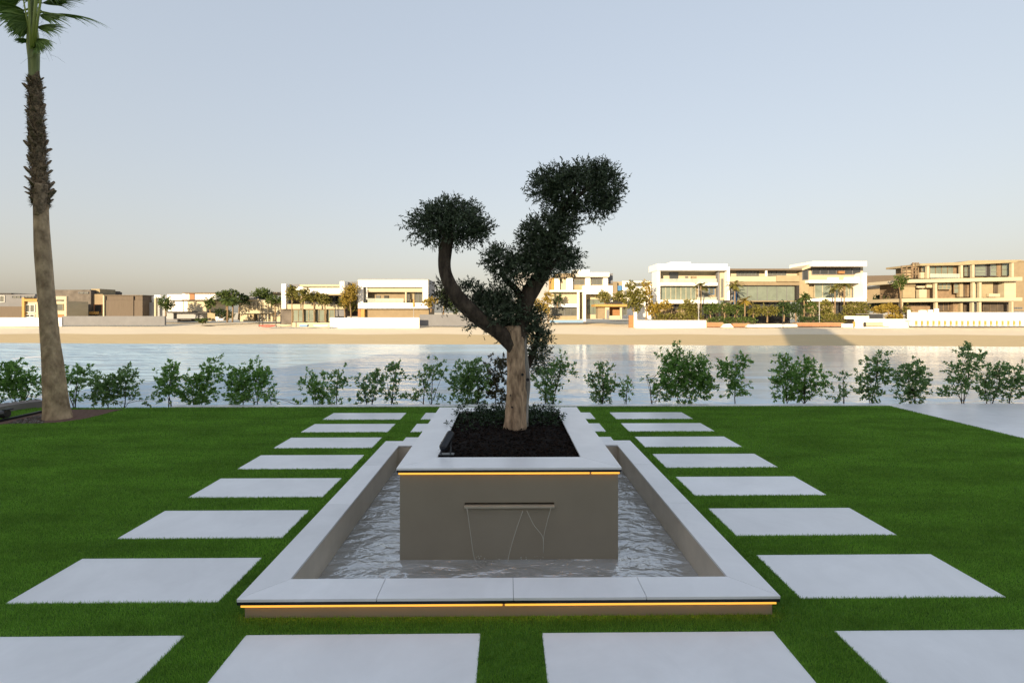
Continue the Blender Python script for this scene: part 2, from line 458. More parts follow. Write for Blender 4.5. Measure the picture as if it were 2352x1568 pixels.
def water_mat(name, base, layers, rough, calm=None, foam_caustics=None):
    """layers: (scale xyz, strength, distance); calm: (x0, x1, y0, y1) wind-ruffled to sheltered"""
    m = bpy.data.materials.new(name)
    m.use_nodes = True
    n = m.node_tree; L = n.links
    b = n.nodes['Principled BSDF']
    b.inputs['Base Color'].default_value = (*base, 1)
    b.inputs['Roughness'].default_value = rough
    b.inputs['IOR'].default_value = 1.33
    b.inputs['Specular IOR Level'].default_value = 0.5
    g = n.nodes.new('ShaderNodeNewGeometry')
    prev = None
    fac = None
    if foam_caustics:      # foam and caustic light painted into the base colour as paler streaks
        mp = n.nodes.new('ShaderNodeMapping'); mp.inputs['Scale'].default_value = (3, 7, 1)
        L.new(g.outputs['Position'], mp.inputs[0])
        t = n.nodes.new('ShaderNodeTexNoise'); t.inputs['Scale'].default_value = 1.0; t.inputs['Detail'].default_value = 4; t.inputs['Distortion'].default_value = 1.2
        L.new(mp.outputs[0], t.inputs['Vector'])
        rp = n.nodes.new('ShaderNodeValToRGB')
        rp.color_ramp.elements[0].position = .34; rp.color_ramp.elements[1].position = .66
        rp.color_ramp.elements[0].color = (*foam_caustics, 1); rp.color_ramp.elements[1].color = (*base, 1)
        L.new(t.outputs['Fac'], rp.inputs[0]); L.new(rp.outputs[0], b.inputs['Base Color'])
    if calm:
        sp = n.nodes.new('ShaderNodeSeparateXYZ'); L.new(g.outputs['Position'], sp.inputs[0])
        mr = n.nodes.new('ShaderNodeMapRange'); mr.interpolation_type = 'SMOOTHSTEP'
        mr.inputs[1].default_value = calm[0]; mr.inputs[2].default_value = calm[1]
        mr.inputs[3].default_value = 1.0; mr.inputs[4].default_value = calm[2]
        nz = n.nodes.new('ShaderNodeTexNoise'); nz.inputs['Scale'].default_value = 0.05
        L.new(g.outputs['Position'], nz.inputs['Vector'])
        ad = n.nodes.new('ShaderNodeMath'); ad.operation = 'MULTIPLY_ADD'
        L.new(nz.outputs['Fac'], ad.inputs[0]); ad.inputs[1].default_value = 22; L.new(sp.outputs['X'], ad.inputs[2])
        L.new(ad.outputs[0], mr.inputs[0])
        fac = mr.outputs[0]
        rr_ = n.nodes.new('ShaderNodeMapRange'); rr_.inputs[3].default_value = rough; rr_.inputs[4].default_value = 0.30
        L.new(fac, rr_.inputs[0]); L.new(rr_.outputs[0], b.inputs['Roughness'])
    for sc, st, di in layers:
        mp = n.nodes.new('ShaderNodeMapping'); mp.inputs['Scale'].default_value = sc
        L.new(g.outputs['Position'], mp.inputs[0])
        t = n.nodes.new('ShaderNodeTexNoise'); t.inputs['Scale'].default_value = 1.0; t.inputs['Detail'].default_value = 3; t.inputs['Distortion'].default_value = 0.6
        L.new(mp.outputs[0], t.inputs['Vector'])
        bp = n.nodes.new('ShaderNodeBump'); bp.inputs['Distance'].default_value = di
        if fac is not None:
            mm = n.nodes.new('ShaderNodeMath'); mm.operation = 'MULTIPLY'; mm.inputs[1].default_value = st
            L.new(fac, mm.inputs[0]); L.new(mm.outputs[0], bp.inputs['Strength'])
        else:
            bp.inputs['Strength'].default_value = st
        L.new(t.outputs['Fac'], bp.inputs['Height'])
        if prev: L.new(prev, bp.inputs['Normal'])
        prev = bp.outputs[0]
    if foam_caustics:
        b.inputs['Specular IOR Level'].default_value = 0.0
        b.inputs['Roughness'].default_value = 0.8
        b.inputs['Coat Weight'].default_value = 1.0
        b.inputs['Coat IOR'].default_value = 4.0
        b.inputs['Coat Roughness'].default_value = rough
        L.new(prev, b.inputs['Coat Normal'])
    else:
        L.new(prev, b.inputs['Normal'])
    return m
M['sea'] = water_mat('lagoon_water', (0.36, 0.52, 0.64), [((0.07, 0.22, 1), 0.8, 1.2), ((0.30, 0.8, 1), 1.0, 0.5), ((1.3, 3.2, 1), 0.8, 0.10)], 0.12, calm=(-52, 34, 0.10))
M['pool'] = water_mat('pool_water', (0.46, 0.48, 0.49), [((3.0, 5.5, 1), 1.0, 0.10), ((10, 18, 1), 0.8, 0.028)], 0.03, foam_caustics=(0.32, 0.32, 0.30))

# ------------------------------------------------------------------ setting: terrain, water, beach
LAWN_FAR, LAWN_R = 8.50, 6.78
SEA_Z = -2.4
def sheet(name, x0, x1, y0, y1, z, m, kind='structure'):
    o = mesh_obj(name, [(x0, y0, z), (x1, y0, z), (x1, y1, z), (x0, y1, z)], [(0, 1, 2, 3)], m)
    return tag(o, kind=kind)

tag(sheet('sea_water', -600, 600, 9.2, 260, SEA_Z, M['sea']), 'rippled pale blue lagoon water between garden and beach', 'water')

# beach: grid in X and profile points in Y
xs = np.concatenate([np.linspace(-600, -130, 12), np.linspace(-120, 120, 121), np.linspace(130, 600, 12)])
prof = [(-14, -1.0), (-5, -0.22), (0, 0.0), (4, 0.17), (9, 0.38), (15, 0.63), (22, 0.90), (28, 1.13), (33, 1.32), (40, 1.72), (60, 1.8), (2500, 1.8), (7000, 1.8)]
vs = []
for x in xs:
    sh = 61.3 - 0.066 * x + 0.55 * math.sin(x * .045 + 1) + .25 * math.sin(x * .17)
    sh = min(max(sh, 50), 76)
    for dy, dz in prof:
        y = sh + dy * (1 if dy > 34 else (94 - sh) / 33 if dy > 0 else 1)
        if 34 < dy < 100: y = 94 + (dy - 33)
        vs.append((x * (1 if dy < 100 else 12), y, SEA_Z + dz + (0.05 * math.sin(x * .31 + dy) if 3 < dy < 35 else 0)))
n = len(prof)
fs = [(i * n + j, (i + 1) * n + j, (i + 1) * n + j + 1, i * n + j + 1) for i in range(len(xs) - 1) for j in range(n - 1)]
tag(mesh_obj('beach', vs, fs, M['sand'], smooth=True), 'sunlit sand beach across the water, damp and darker below', 'beach', kind='structure')

# foam of a passing boat
fp = [G(a, b, SEA_Z + .004) for a, b in [(28, 823.5), (60, 819.6), (100, 817.6), (140, 816), (140, 817.2), (100, 819.4), (62, 822), (30, 824.6)]]
tag(mesh_obj('foam_streak', [tuple(p) for p in fp], [tuple(range(8))], mat('foam', (.85, .86, .86), .8, .2, .1, 2.0)), kind='structure')
# garden platform: lawn sheet with the basin left open, retaining wall to the water
BX, BY0, BY1 = 1.44, 2.64, 5.785
lv = []; lf = []
xb = [-60, -BX, BX, LAWN_R]; yb = [-40, BY0, BY1, LAWN_FAR]
for i in range(3):
    for j in range(3):
        if i == 1 and j == 1: continue
        k = len(lv)
        lv += [(xb[i], yb[j], -0.006), (xb[i + 1], yb[j], -0.006), (xb[i + 1], yb[j + 1], -0.006), (xb[i], yb[j + 1], -0.006)]
        lf.append((k, k + 1, k + 2, k + 3))
tag(mesh_obj('lawn', lv, lf, M['lawn']), kind='structure')
mb = MB().box(-40, 40, 9.3, 9.5, -4, -0.25)
tag(mb.build('retaining_wall', M['white_grey']), kind='structure')
mb = MB().box(-40, 40, 8.66, 9.3, -0.6, -0.28)
tag(mb.build('planting_strip', M['soil']), kind='structure')
# kerb at the lawn's far edge, in lengths
kx = [-5.9, -3.7, -1.5, .7, 2.9, 5.1, LAWN_R]
for a, b in zip(kx[:-1], kx[1:]):
    o = MB().box(a + .002, b - .002, LAWN_FAR, 8.66, -0.3, 0.012).build('kerb', M['slab'], bevel=.004)
    tag(o, kind='structure')
# paved terrace on the right
for i in range(5):
    for j in range(8):
        x0 = LAWN_R + i * 1.2; y0 = 8.66 - (j + 1) * .9
        o = MB().box(x0 + .0015, x0 + 1.2 - .0015, y0 + .0015, y0 + .9 - .0015, -0.06, 0.004).build('terrace_slab', M['slab'])
        tag(o, kind='structure')

# ------------------------------------------------------------------ stepping stones
ROWS = [2.494 + .7863 * k for k in range(8)]      # back edges
stone_me = None
def stone(xc, yb_, label):
    global stone_me
    if stone_me is None:
        o = MB().box(-.601, .601, -.25, .25, -.05, 0.0).build('stepping_stone', M['slab'], bevel=.004)
        stone_me = o.data
        proto = o
    else:
        o = bpy.data.objects.new('stepping_stone', stone_me); COL.objects.link(o)
        md = o.modifiers.new('bevel', 'BEVEL'); md.width = .004; md.segments = 2; md.limit_method = 'ANGLE'
    o.location = (xc, yb_ - .25, 0)
    tag(o, label, 'paving slab', 'stepping stones set in the lawn')
    STONES.append((xc - .601, xc + .601, yb_ - .5, yb_))
STONES = []
CX = [-2.27, -.755, .765, 2.285]
ordn = ['nearest', 'second', 'third', 'fourth', 'fifth', 'sixth', 'farthest']
for k, yb_ in enumerate(ROWS):
    if k == 0:
        for c, w in zip(CX, ['cut off at bottom left corner', 'at bottom edge left of the middle grass gap', 'at bottom edge right of the middle grass gap', 'cut off at bottom right corner']):
            stone(c, yb_, 'large pale square-edged stepping stone ' + w)
    else:
        stone(CX[0], yb_, f'{ordn[k-1]} whole pale stepping stone in the row left of the pool')
        stone(CX[3], yb_, f'{ordn[k-1]} whole pale stepping stone in the row right of the pool')
        if k >= 5:
            w = ['nearest', 'middle', 'farthest'][k - 5]
            stone(CX[1], yb_, f'{w} of three stepping stones half hidden behind the planter, left side')
            stone(CX[2], yb_, f'{w} of three stepping stones half hidden behind the planter, right side')

# ------------------------------------------------------------------ pool basin
bas = empty('pool_basin', (0, 4.2, 0), 'square sunken pool basin with pale coping and amber light strip', 'fountain pool')
x1, y0, y1 = 1.47, 2.61, 5.815
ZT = 0.112
w = .2
for (a, b, c, d) in [(-1.44, 1.44, 2.64, 2.80), (-1.44, 1.44, 5.625, 5.785)]:
    MB().box(a, b, c, d, -.45, ZT - .0205).build('basin_wall', M['render'] if c < 3 else M['basin'], bas)
for s in (-1, 1):
    MB().box(s * 1.44, s * 1.28, 2.801, 5.624, -.45, ZT - .0205).build('basin_wall', M['basin'], bas)
MB().box(-1.279, 1.279, 2.801, 5.624, -.47, -.40).build('basin_floor', M['basin'], bas)
def coping(parent, x1, y0, y1, wx, wf, wb, zt, th, front_cuts, side_cuts):
    g = .0012
    xi = x1 - wx
    cuts = [-x1] + front_cuts + [x1]
    for a, b in zip(cuts[:-1], cuts[1:]):                     # front slabs, mitred at the corners
        ai = -xi if a == -x1 else a; bi = xi if b == x1 else b
        MB().prism([(a + g, y0), (b - g, y0), (bi - g, y0 + wf), (ai + g, y0 + wf)], zt - th, zt).build('coping_slab', M['slab'], parent, bevel=.002)
    MB().prism([(-xi + g, y1 - wb), (xi - g, y1 - wb), (x1 - g, y1), (-x1 + g, y1)], zt - th, zt).build('coping_slab', M['slab'], parent, bevel=.002)
    for s in (-1, 1):
        c = [y0] + side_cuts + [y1]
        for a, b in zip(c[:-1], c[1:]):
            ai = y0 + wf if a == y0 else a; bi = y1 - wb if b == y1 else b
            pl = [(s * x1, a + g), (s * x1, b - g), (s * xi, bi - g), (s * xi, ai + g)]
            if s > 0: pl = pl[:]
            else: pl = pl[::-1]
            MB().prism(pl, zt - th, zt).build('coping_slab', M['slab'], parent, bevel=.002)
coping(bas, x1, y0, y1, w, .2, .2, ZT, .016, [-.72, .018, .74], [3.9, 4.9])
# dark trim under the coping edge, then the light strip
def trim(parent, x1, y0, y1, zt, th, gap_x, xin, yface, ledh):
    MB().box(-xin, xin, y0 + .0205, y0 + .19, zt - th - .0042, zt - th - .0004).build('light_seal_strip', M['trim'], parent)  # strip added to block emitter light leaking up through the coping joints
    MB().box(-xin, gap_x - .007, y0 + .0205, yface - .002, zt - th - .009, zt - th - .0046).build('added_glow_tape', M['glow_fill'], parent)  # concealed extra emitter, added only to brighten the wall below
    MB().box(gap_x + .007, xin, y0 + .0205, yface - .002, zt - th - .009, zt - th - .0046).build('added_glow_tape', M['glow_fill'], parent)
    MB().box(-x1 + .002, x1 - .002, y0 + .002, y0 + .02, zt - th - .017, zt - th - .0005).build('edge_trim', M['trim'], parent)
    for s in (-1, 1):
        MB().box(s * (x1 - .002), s * (x1 - .02), y0 + .0205, y1 - .002, zt - th - .017, zt - th - .0005).build('edge_trim', M['trim'], parent)
    z1 = zt - th - .0175
    MB().box(-xin, gap_x - .007, y0 + .006, y0 + .016, z1 - ledh, z1).build('led_strip', M['led'], parent)
    MB().box(gap_x + .007, xin, y0 + .006, y0 + .016, z1 - ledh, z1).build('led_strip', M['led'], parent)
trim(bas, x1, y0, y1, ZT, .016, P(1157, 1380, 2.63).x, 1.45, 2.64, .013)
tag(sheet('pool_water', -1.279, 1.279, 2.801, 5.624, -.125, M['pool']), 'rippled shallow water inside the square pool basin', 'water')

# ------------------------------------------------------------------ planter in the pool
pla = empty('planter_box', (0, 4.6, 0), 'tall taupe planter box with pale cap standing in the pool', 'planter')
px1, py0, py1, PT = .806, 3.455, 5.68, .542
fx, fy = .786, 3.48
for (a, b, c, d) in [(-fx, fx, fy, fy + .1), (-fx, fx, py1 - .12, py1 - .02), (-fx, -fx + .1, fy + .101, py1 - .121), (fx - .1, fx, fy + .101, py1 - .121)]:
    if c == fy:   # front panel in four pieces leaving the outlet slot open
        s0, s1 = P(1067, 1155, fy).x, P(1273, 1155, fy).x
        za, zb = P(1164, 1159, fy).z, P(1164, 1153.5, fy).z
        m4 = MB()
        m4.box(a, b, c, d, -.40, za).box(a, b, c, d, zb, PT - .0205)
        m4.box(a, s0, c, d, za, zb).box(s1, b, c, d, za, zb)
        m4.build('front_panel', M['render'], pla)
    else:
        MB().box(a, b, c, d, -.40, PT - .0205).build('side_panel', M['render'], pla)
coping(pla, px1, py0, py1, .255, .26, .25, PT, .016, [], [])
trim(pla, px1, py0, py1, PT, .016, P(1356, 1080, 3.47).x, fx + .006, fy, .014)
o = MB().box(s0 + .004, s1 - .004, fy + .06, fy + .095, za, zb + .001).build('spout_slot', M['dark'], pla)
mbl = MB()
mbl.box(s0, s1, fy - .022, fy + .05, za - .010, za - .002)
mbl.box(s0, s1, fy - .024, fy - .019, za - .014, za + .0005)
mbl.build('spout_lip', M['steel'], pla)
# thin broken sheet of falling water: edges and rivulets
def wat():
    m = bpy.data.materials.new('falling_water'); m.use_nodes = True
    b = m.node_tree.nodes['Principled BSDF']
    b.inputs['Base Color'].default_value = (.62, .60, .52, 1); b.inputs['Roughness'].default_value = .08
    b.inputs['Alpha'].default_value = .8; b.inputs['IOR'].default_value = 1.33
    return m
M['fall'] = wat()
M['film'] = wat(); M['film'].name = 'water_film'
M['film'].node_tree.nodes['Principled BSDF'].inputs['Alpha'].default_value = .05
fw = empty('falling_water', (0, fy - .05, -.125), 'thin clear sheet of water falling from the planter slot', 'water')
def fpts(l, off=.03):
    q = smooth_path([tuple(P(a, b, fy - off)) for a, b in l], 14)
    return [Vector(x) for x in q]
for l, r_ in [([(1072, 1164), (1080, 1220), (1087, 1270), (1092, 1288)], .0022), ([(1201, 1172), (1186, 1215), (1172, 1262), (1166, 1290)], .0022),
              ([(1210, 1172), (1226, 1205), (1246, 1232), (1248, 1266)], .002), ([(1266, 1164), (1256, 1200), (1249, 1232), (1248, 1268)], .002)]:
    MB().tube(fpts(l), r_, 6).build('rivulet', M['fall'], fw, smooth=True)
e1 = fpts([(1072, 1164), (1080, 1220), (1087, 1270), (1092, 1288)]); e2 = fpts([(1201, 1172), (1186, 1215), (1172, 1262), (1166, 1290)])
mbf = MB(); k = 0
for i in range(13):
    mbf.add([e1[i], e2[i], e2[i + 1], e1[i + 1]], [(0, 1, 2, 3)])
mbf.build('water_film', M['film'], fw, smooth=True)
spl = MB()
for i in range(26):
    c = P(rng.uniform(1090, 1250), rng.uniform(1276, 1289), fy - rng.uniform(.02, .08)); r_ = rng.uniform(.002, .006)
    spl.tube([c + Vector((0, 0, -r_)), c + Vector((0, 0, -r_ * .3)), c + Vector((0, 0, r_ * .8))], [r_ * .3, r_, r_ * .2], 5)
spl.build('splash', M['fall'], fw, smooth=True)

# soil and mulch chips in the planter
sv = []; N = 40
for j in range(N + 1):
    for i in range(N + 1):
        x = -.575 + 1.15 * i / N; y = 3.70 + 1.75 * j / N
        e = min(i, j, N - i, N - j) / N
        z = .492 + .03 * min(1, e * 6) + .012 * math.sin(x * 23 + y * 9) * math.sin(y * 17 - x * 5) + rng.uniform(-.006, .006)
        sv.append((x, y, z))
sf = [(j * (N + 1) + i, j * (N + 1) + i + 1, (j + 1) * (N + 1) + i + 1, (j + 1) * (N + 1) + i) for j in range(N) for i in range(N)]
tag(mesh_obj('planter_soil', sv, sf, M['soil'], smooth=True), kind='structure')
nch = 5000
cp = np.stack([rng.uniform(-.55, .55, nch), rng.uniform(3.73, 5.42, nch), np.full(nch, .522) + rng.uniform(0, .014, nch)], 1)
ca = unit(rng.normal(size=(nch, 3)) * np.array([1, 1, .25]))
v, f = leaves_mesh(cp, ca, .030, .011, 0, 5)
M['chip'] = leaf_mat('bark_chip', (0.006, 0.004, 0.003), (0.032, 0.020, 0.014), .9, 0.0, .1)
tag(mesh_obj('bark_mulch', v, f, M['chip']), 'dark bark mulch covering the planter soil', 'mulch', kind='stuff')
# ground cover towards the back of the planter
gb = []
for i in range(130):
    y = 5.42 - abs(rng.normal(0, .42)); x = rng.uniform(-.53, .53)
    if y < 4.25: y = rng.uniform(4.4, 5.4)
    if abs(x) < .14 and y < 4.7: continue
    rr = rng.uniform(.035, .065)
    gb.append(((x, y, .535 + rr * .45), (rr * 1.2, rr * 1.2, rr * .85)))
b_, a_, tw = sprig_points(gb, 260, 21, 6, .05)
v, f = leaves_mesh(b_, a_, .022, .013, .15, 3)
tag(mesh_obj('ground_cover', v, f, M['cover_leaf']), 'low dark green ground cover around the olive trunk', 'ground cover', kind='stuff')

# ------------------------------------------------------------------ cloud-pruned olive tree
TY = 4.73
tree = empty('olive_tree', (P(1183, 992, TY).x, TY, .50), 'dark cloud-pruned olive tree with forked trunk in the planter', 'tree')
def tpath(l, n):
    """l: (px, py, dy, half width px)"""
    q = []
    for a, b, dy, hw in l:
        p = P(a, b, TY + dy)
        q.append((p.x, p.y, p.z, hw * (TY + dy) / F))
    q = smooth_path(q, n)
    return [Vector(x[:3]) for x in q], [max(.004, x[3]) for x in q]
pt, rd = tpath([(1180, 1012, 0, 32), (1182, 985, 0, 25.5), (1184, 945, 0, 23.5), (1187, 900, 0, 23.5), (1188, 860, 0, 23), (1186, 825, 0, 21.5), (1184, 795, 0, 21.5), (1180, 772, 0, 23), (1180, 752, .02, 20)], 46)
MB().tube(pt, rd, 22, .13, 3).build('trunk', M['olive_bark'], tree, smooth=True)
pt, rd = tpath([(1198, 985, .05, 14), (1203, 930, .04, 11), (1207, 880, .02, 11), (1205, 830, .0, 9), (1203, 790, .0, 7), (1207, 768, 0, 3)], 30)
MB().tube(pt, rd, 12, .15, 8).build('trunk_rib', mat('silver_bark', (.2, .175, .15), .9, .1, .35, 14, c2=(.5, .46, .40), bump=.8, bscale=40, wav=(1, 1, .2)), tree, smooth=True)
pt, rd = tpath([(1186, 824, .0, 9), (1178, 798, -.01, 17), (1160, 774, -.02, 20), (1130, 750, -.05, 18), (1098, 728, -.08, 17.5), (1066, 698, -.10, 18), (1042, 668, -.10, 16), (1026, 635, -.08, 14), (1021, 605, -.06, 13), (1023, 575, -.04, 14), (1030, 545, -.02, 12), (1036, 510, 0, 6)], 44)
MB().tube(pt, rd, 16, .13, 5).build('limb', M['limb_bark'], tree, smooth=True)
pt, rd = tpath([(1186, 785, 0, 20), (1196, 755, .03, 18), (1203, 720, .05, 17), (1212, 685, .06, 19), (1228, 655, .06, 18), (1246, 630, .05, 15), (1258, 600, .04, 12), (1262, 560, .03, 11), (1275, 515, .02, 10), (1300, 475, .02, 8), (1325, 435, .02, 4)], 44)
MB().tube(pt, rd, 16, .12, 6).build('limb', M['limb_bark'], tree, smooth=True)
for l in [[(1205, 700, .05, 9), (1185, 665, .1, 8), (1160, 640, .1, 7), (1148, 605, .08, 4)], [(1245, 635, .05, 8), (1280, 600, -.05, 6), (1300, 575, -.08, 4)],
          [(1205, 850, .1, 9), (1222, 815, .16, 8), (1232, 780, .18, 5), (1235, 740, .15, 3)], [(1060, 690, -.1, 6), (1038, 675, .02, 5), (1018, 672, .08, 3)],
          [(1110, 738, -.05, 8), (1090, 725, .08, 6), (1078, 735, .14, 3)], [(1290, 490, .02, 6), (1330, 450, -.1, 5), (1375, 415, -.12, 3)],
          [(1128, 748, -.05, 6), (1115, 700, .1, 5), (1085, 665, .14, 3)], [(1030, 545, -.02, 7), (1000, 520, -.06, 5), (975, 500, -.08, 3)]]:
    pt, rd = tpath(l, 16)
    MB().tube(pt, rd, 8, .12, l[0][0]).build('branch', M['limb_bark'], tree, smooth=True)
# pruning scars
for a, b, s in [(1200, 860, 1), (1212, 872, 1.2), (1176, 935, .7), (1172, 908, .5)]:
    c = P(a, b, TY - .118)
    MB().tube([c + Vector((0, .02, 0)), c, c + Vector((0, .008, .0))], [.012 * s, .014 * s, .006 * s], 8).build('knot_hole', M['dark'], tree)
def blob(px, py, rx, ry, dy=0, rdep=None, den=1.0):
    k = (TY + dy) / F
    c = P(px, py, TY + dy)
    rx, ry = rx * .96 - 4, ry * .96 - 4
    return (tuple(c), (rx * k, (rdep or (rx + ry) / 2) * k, ry * k), den)
clumps = [
    ([blob(1032, 518, 80, 50), blob(985, 520, 42, 40), blob(1078, 520, 44, 40, -.05), blob(1030, 488, 55, 30, .05), blob(1100, 535, 22, 22)], 'olive_leaf'),
    ([blob(1320, 438, 88, 50), blob(1390, 435, 42, 58), blob(1255, 430, 45, 38), blob(1345, 400, 55, 26), blob(1385, 395, 26, 22), blob(1290, 410, 45, 26), blob(1370, 480, 40, 24)], 'olive_leaf'),
    ([blob(1260, 528, 60, 38), blob(1222, 548, 32, 34), blob(1296, 522, 38, 32), blob(1250, 570, 54, 30), blob(1292, 492, 40, 24)], 'olive_leaf'),
    ([blob(1255, 602, 72, 34), blob(1305, 598, 28, 30), blob(1205, 610, 40, 32)], 'olive_leaf'),
    ([blob(1150, 604, 40, 34), blob(1180, 622, 42, 28), blob(1130, 588, 24, 20)], 'olive_leaf'),
    ([blob(1080, 670, 34, 20, .12), blob(1120, 688, 42, 20, .1), blob(1165, 684, 45, 22, .1), blob(1138, 655, 16, 16, .1, None, .35)], 'olive_leaf'),
    ([blob(1018, 678, 20, 30, .08, None, .8), blob(1035, 695, 18, 16, .1, None, .7)], 'brown_leaf'),
    ([blob(1150, 715, 55, 30, .02), blob(1190, 735, 50, 38, .08), blob(1120, 705, 35, 26, .1), blob(1225, 745, 34, 40, .1), blob(1175, 760, 32, 20, .12)], 'olive_leaf'),
    ([blob(1085, 740, 26, 16, .12, None, .6), blob(1110, 752, 22, 12, .12, None, .5)], 'olive_leaf'),
    ([blob(1232, 790, 24, 34, .16), blob(1240, 815, 20, 26, .2), blob(1222, 840, 12, 22, .18, None, .6), blob(1250, 770, 14, 20, .16, None, .6)], 'olive_leaf'),
]
for i, (bl, mm) in enumerate(clumps):
    b_, a_, tw = sprig_points(bl, 830, 100 + i, 9, .09, .8, .30, .36)
    v, f = leaves_mesh(b_, a_, .034, .0125, .15, 200 + i)
    o = mesh_obj('foliage', v, f, M[mm], tree)
    # stray shoots beyond the outline
    sh = MB(); LB = []; LA = []
    r3 = random.Random(i)
    for c, rad, _ in bl:
        for q in range(5):
            d = Vector((r3.gauss(0, 1), r3.gauss(0, .6), abs(r3.gauss(.7, .6)))).normalized()
            p0 = Vector(c) + Vector((d.x * rad[0], d.y * rad[1], d.z * rad[2])) * .9
            p1 = p0 + (d + Vector((r3.uniform(-.4, .4), 0, .4))) * r3.uniform(.03, .085)
            sh.tube([p0, (p0 + p1) / 2 + Vector((r3.uniform(-.01, .01), 0, 0)), p1], [.003, .0022, .001], 4)
            for t in np.linspace(.2, 1, 7):
                LB.append(p0 + (p1 - p0) * t); LA.append(((p1 - p0).normalized() + Vector((r3.gauss(0, .7), r3.gauss(0, .7), r3.gauss(0, .7)))).normalized())
    tag(sh.build('shoots', M['limb_bark'], tree), kind='stuff')
    v, f = leaves_mesh(np.array(LB), np.array(LA), .026, .010, .1, 300 + i)
    mesh_obj('foliage', v, f, M[mm], tree)

# floodlight on the planter corner
fl = empty('floodlight', G(1022, 1046, PT), 'black cylindrical floodlight on the near left corner of the planter cap', 'floodlight')
b0 = G(1007, 1046, PT); 
MB().box(b0.x, b0.x + .12, b0.y - .01, b0.y + .05, PT + .001, PT + .009).build('base_plate', M['black'], fl, bevel=.001)
c0 = Vector((b0.x + .035, b0.y + .02, PT + .06)); dr = Vector((.045, .12, .075)).normalized()
MB().tube([c0 - dr * .015, c0, c0 + dr * .15, c0 + dr * .155], [.028, .034, .034, .030], 8).build('lamp_body', M['black'], fl, bevel=.002)
MB().tube([c0 - dr * .02, c0 - dr * .0145], [.02, .026], 8).build('end_cap', M['trim'], fl)
for s in (-1, 1):
    cc = c0 + dr * .06 + Vector((s * .037, 0, 0))
    MB().tube([Vector((cc.x, b0.y + .025, PT + .008)), Vector((cc.x, cc.y - .01, PT + .05)), cc], .006, 6).build('bracket', M['black'], fl)

# ------------------------------------------------------------------ palm on the left
PY = 7.62
pb = P(131, 960, PY)
palm = empty('palm_tree', (pb.x, PY, 0), 'tall leaning fan palm with thick bare trunk at left', 'palm')
def ppath(l, n):
    q = []
    for a, b, hw in l:
        p = P(a, b, PY); q.append((p.x, p.y, p.z, hw * PY / F * .75))   # seen obliquely, far off the lens axis
    q = smooth_path(q, n)
    return [Vector(x[:3]) for x in q], [x[3] for x in q]
pt, rd = ppath([(132, 975, 40), (132, 957, 34), (130, 930, 30), (126, 890, 28), (122, 840, 25.5), (116, 790, 23), (111, 735, 22), (106, 680, 21), (102, 630, 20.5), (98.5, 575, 20), (96, 530, 18.5), (95, 495, 17.5), (92, 430, 17), (88, 360, 15.5), (84, 300, 14.5), (81, 230, 13), (79, 178, 11.5)], 70)
MB().tube(pt, rd, 28, .05, 12).build('trunk', M['palm_bark'], palm, smooth=True)
# flap of hanging bark
fl_pts, fl_r = ppath([(103, 425, 18), (102, 450, 17), (99, 480, 15), (97, 497, 9)], 14)
MB().tube([p + Vector((.0, -.055, 0)) for p in fl_pts], [r_ * .86 for r_ in fl_r], 14, .16, 5).build('bark_flap', M['boot'], palm, smooth=True)
# leaf bases
bm_ = MB()
bm_.add([(-.035, 0, 0), (.035, 0, 0), (.045, .02, .05), (-.045, .02, .05), (-.028, .075, .10), (.028, .075, .10), (.016, .115, .155), (-.016, .115, .155),
         (-.03, .03, -.005), (.03, .03, -.005), (.03, -.0, .07), (-.03, -.0, .07), (.012, .085, .165), (-.012, .085, .165)],
        [(0, 1, 2, 3), (3, 2, 5, 4), (4, 5, 6, 7), (7, 6, 12, 13), (13, 12, 10, 11), (1, 10, 12, 6, 5, 2), (0, 3, 4, 7, 13, 11), (0, 11, 10, 1)])
boot0 = bm_.build('leaf_base', M['boot'])
boot0.data.name = 'leaf_base'
boots = []
cpth, crad = ppath([(94, 470, 17.5), (92, 430, 17.5), (88, 360, 16), (84, 300, 15), (81, 230, 13), (79, 178, 11.5)], 60)
for i in range(150):
    t = i / 150 * .985
    k = min(int(t * 59), 58)
    p = cpth[k].lerp(cpth[k + 1], t * 59 - k)
    a = i * 2.39996 + random.uniform(-.3, .3)
    rr = crad[k] * .93
    sc = (.95 - .3 * t) * random.uniform(.5, 1.1)
    if i == 0: o = boot0
    else:
        o = bpy.data.objects.new('leaf_base', boot0.data); COL.objects.link(o)
    o.parent = palm
    q = p - palm.location
    o.location = (q.x + math.cos(a) * rr, q.y + math.sin(a) * rr, q.z)
    o.rotation_euler = (random.uniform(-.45, .35) + .15, random.uniform(-.3, .3), a - math.pi / 2)
    o.scale = (sc * random.uniform(.8, 1.5), sc * random.uniform(.6, 1.1), sc)
# fibre wrapping between the leaf bases
n = 5200
tt = rng.uniform(0, 1, n); kk = np.clip((tt * 59).astype(int), 0, 58)
cen = np.array([tuple(p) for p in cpth])[kk]; rr = np.array(crad)[kk]
an = rng.uniform(0, 2 * math.pi, n)
nrm = np.stack([np.cos(an), np.sin(an), np.zeros(n)], 1)
base = cen + nrm * (rr * rng.uniform(.92, 1.12, n))[:, None]
ax = unit(np.cross(nrm, np.array([0, 0, 1.])) * rng.normal(0, .8, n)[:, None] + np.array([0, 0, 1.]) * rng.normal(.3, .8, n)[:, None] + nrm * rng.uniform(0, .5, n)[:, None])
v, f = leaves_mesh(base, ax, .075, .008, .1, 7)
tag(mesh_obj('trunk_fibre', v, f, M['fibre'], palm), kind='stuff')
pt, rd = ppath([(79, 185, 12.5), (78, 160, 12.5), (77, 130, 13.5), (76, 100, 15), (75, 70, 12), (76, 40, 9), (78, 0, 8), (80, -60, 6)], 30)
MB().tube(pt, rd, 18, .10, 4).build('crown_shaft', M['shaft'], palm, smooth=True)
topc = P(77, 90, PY)
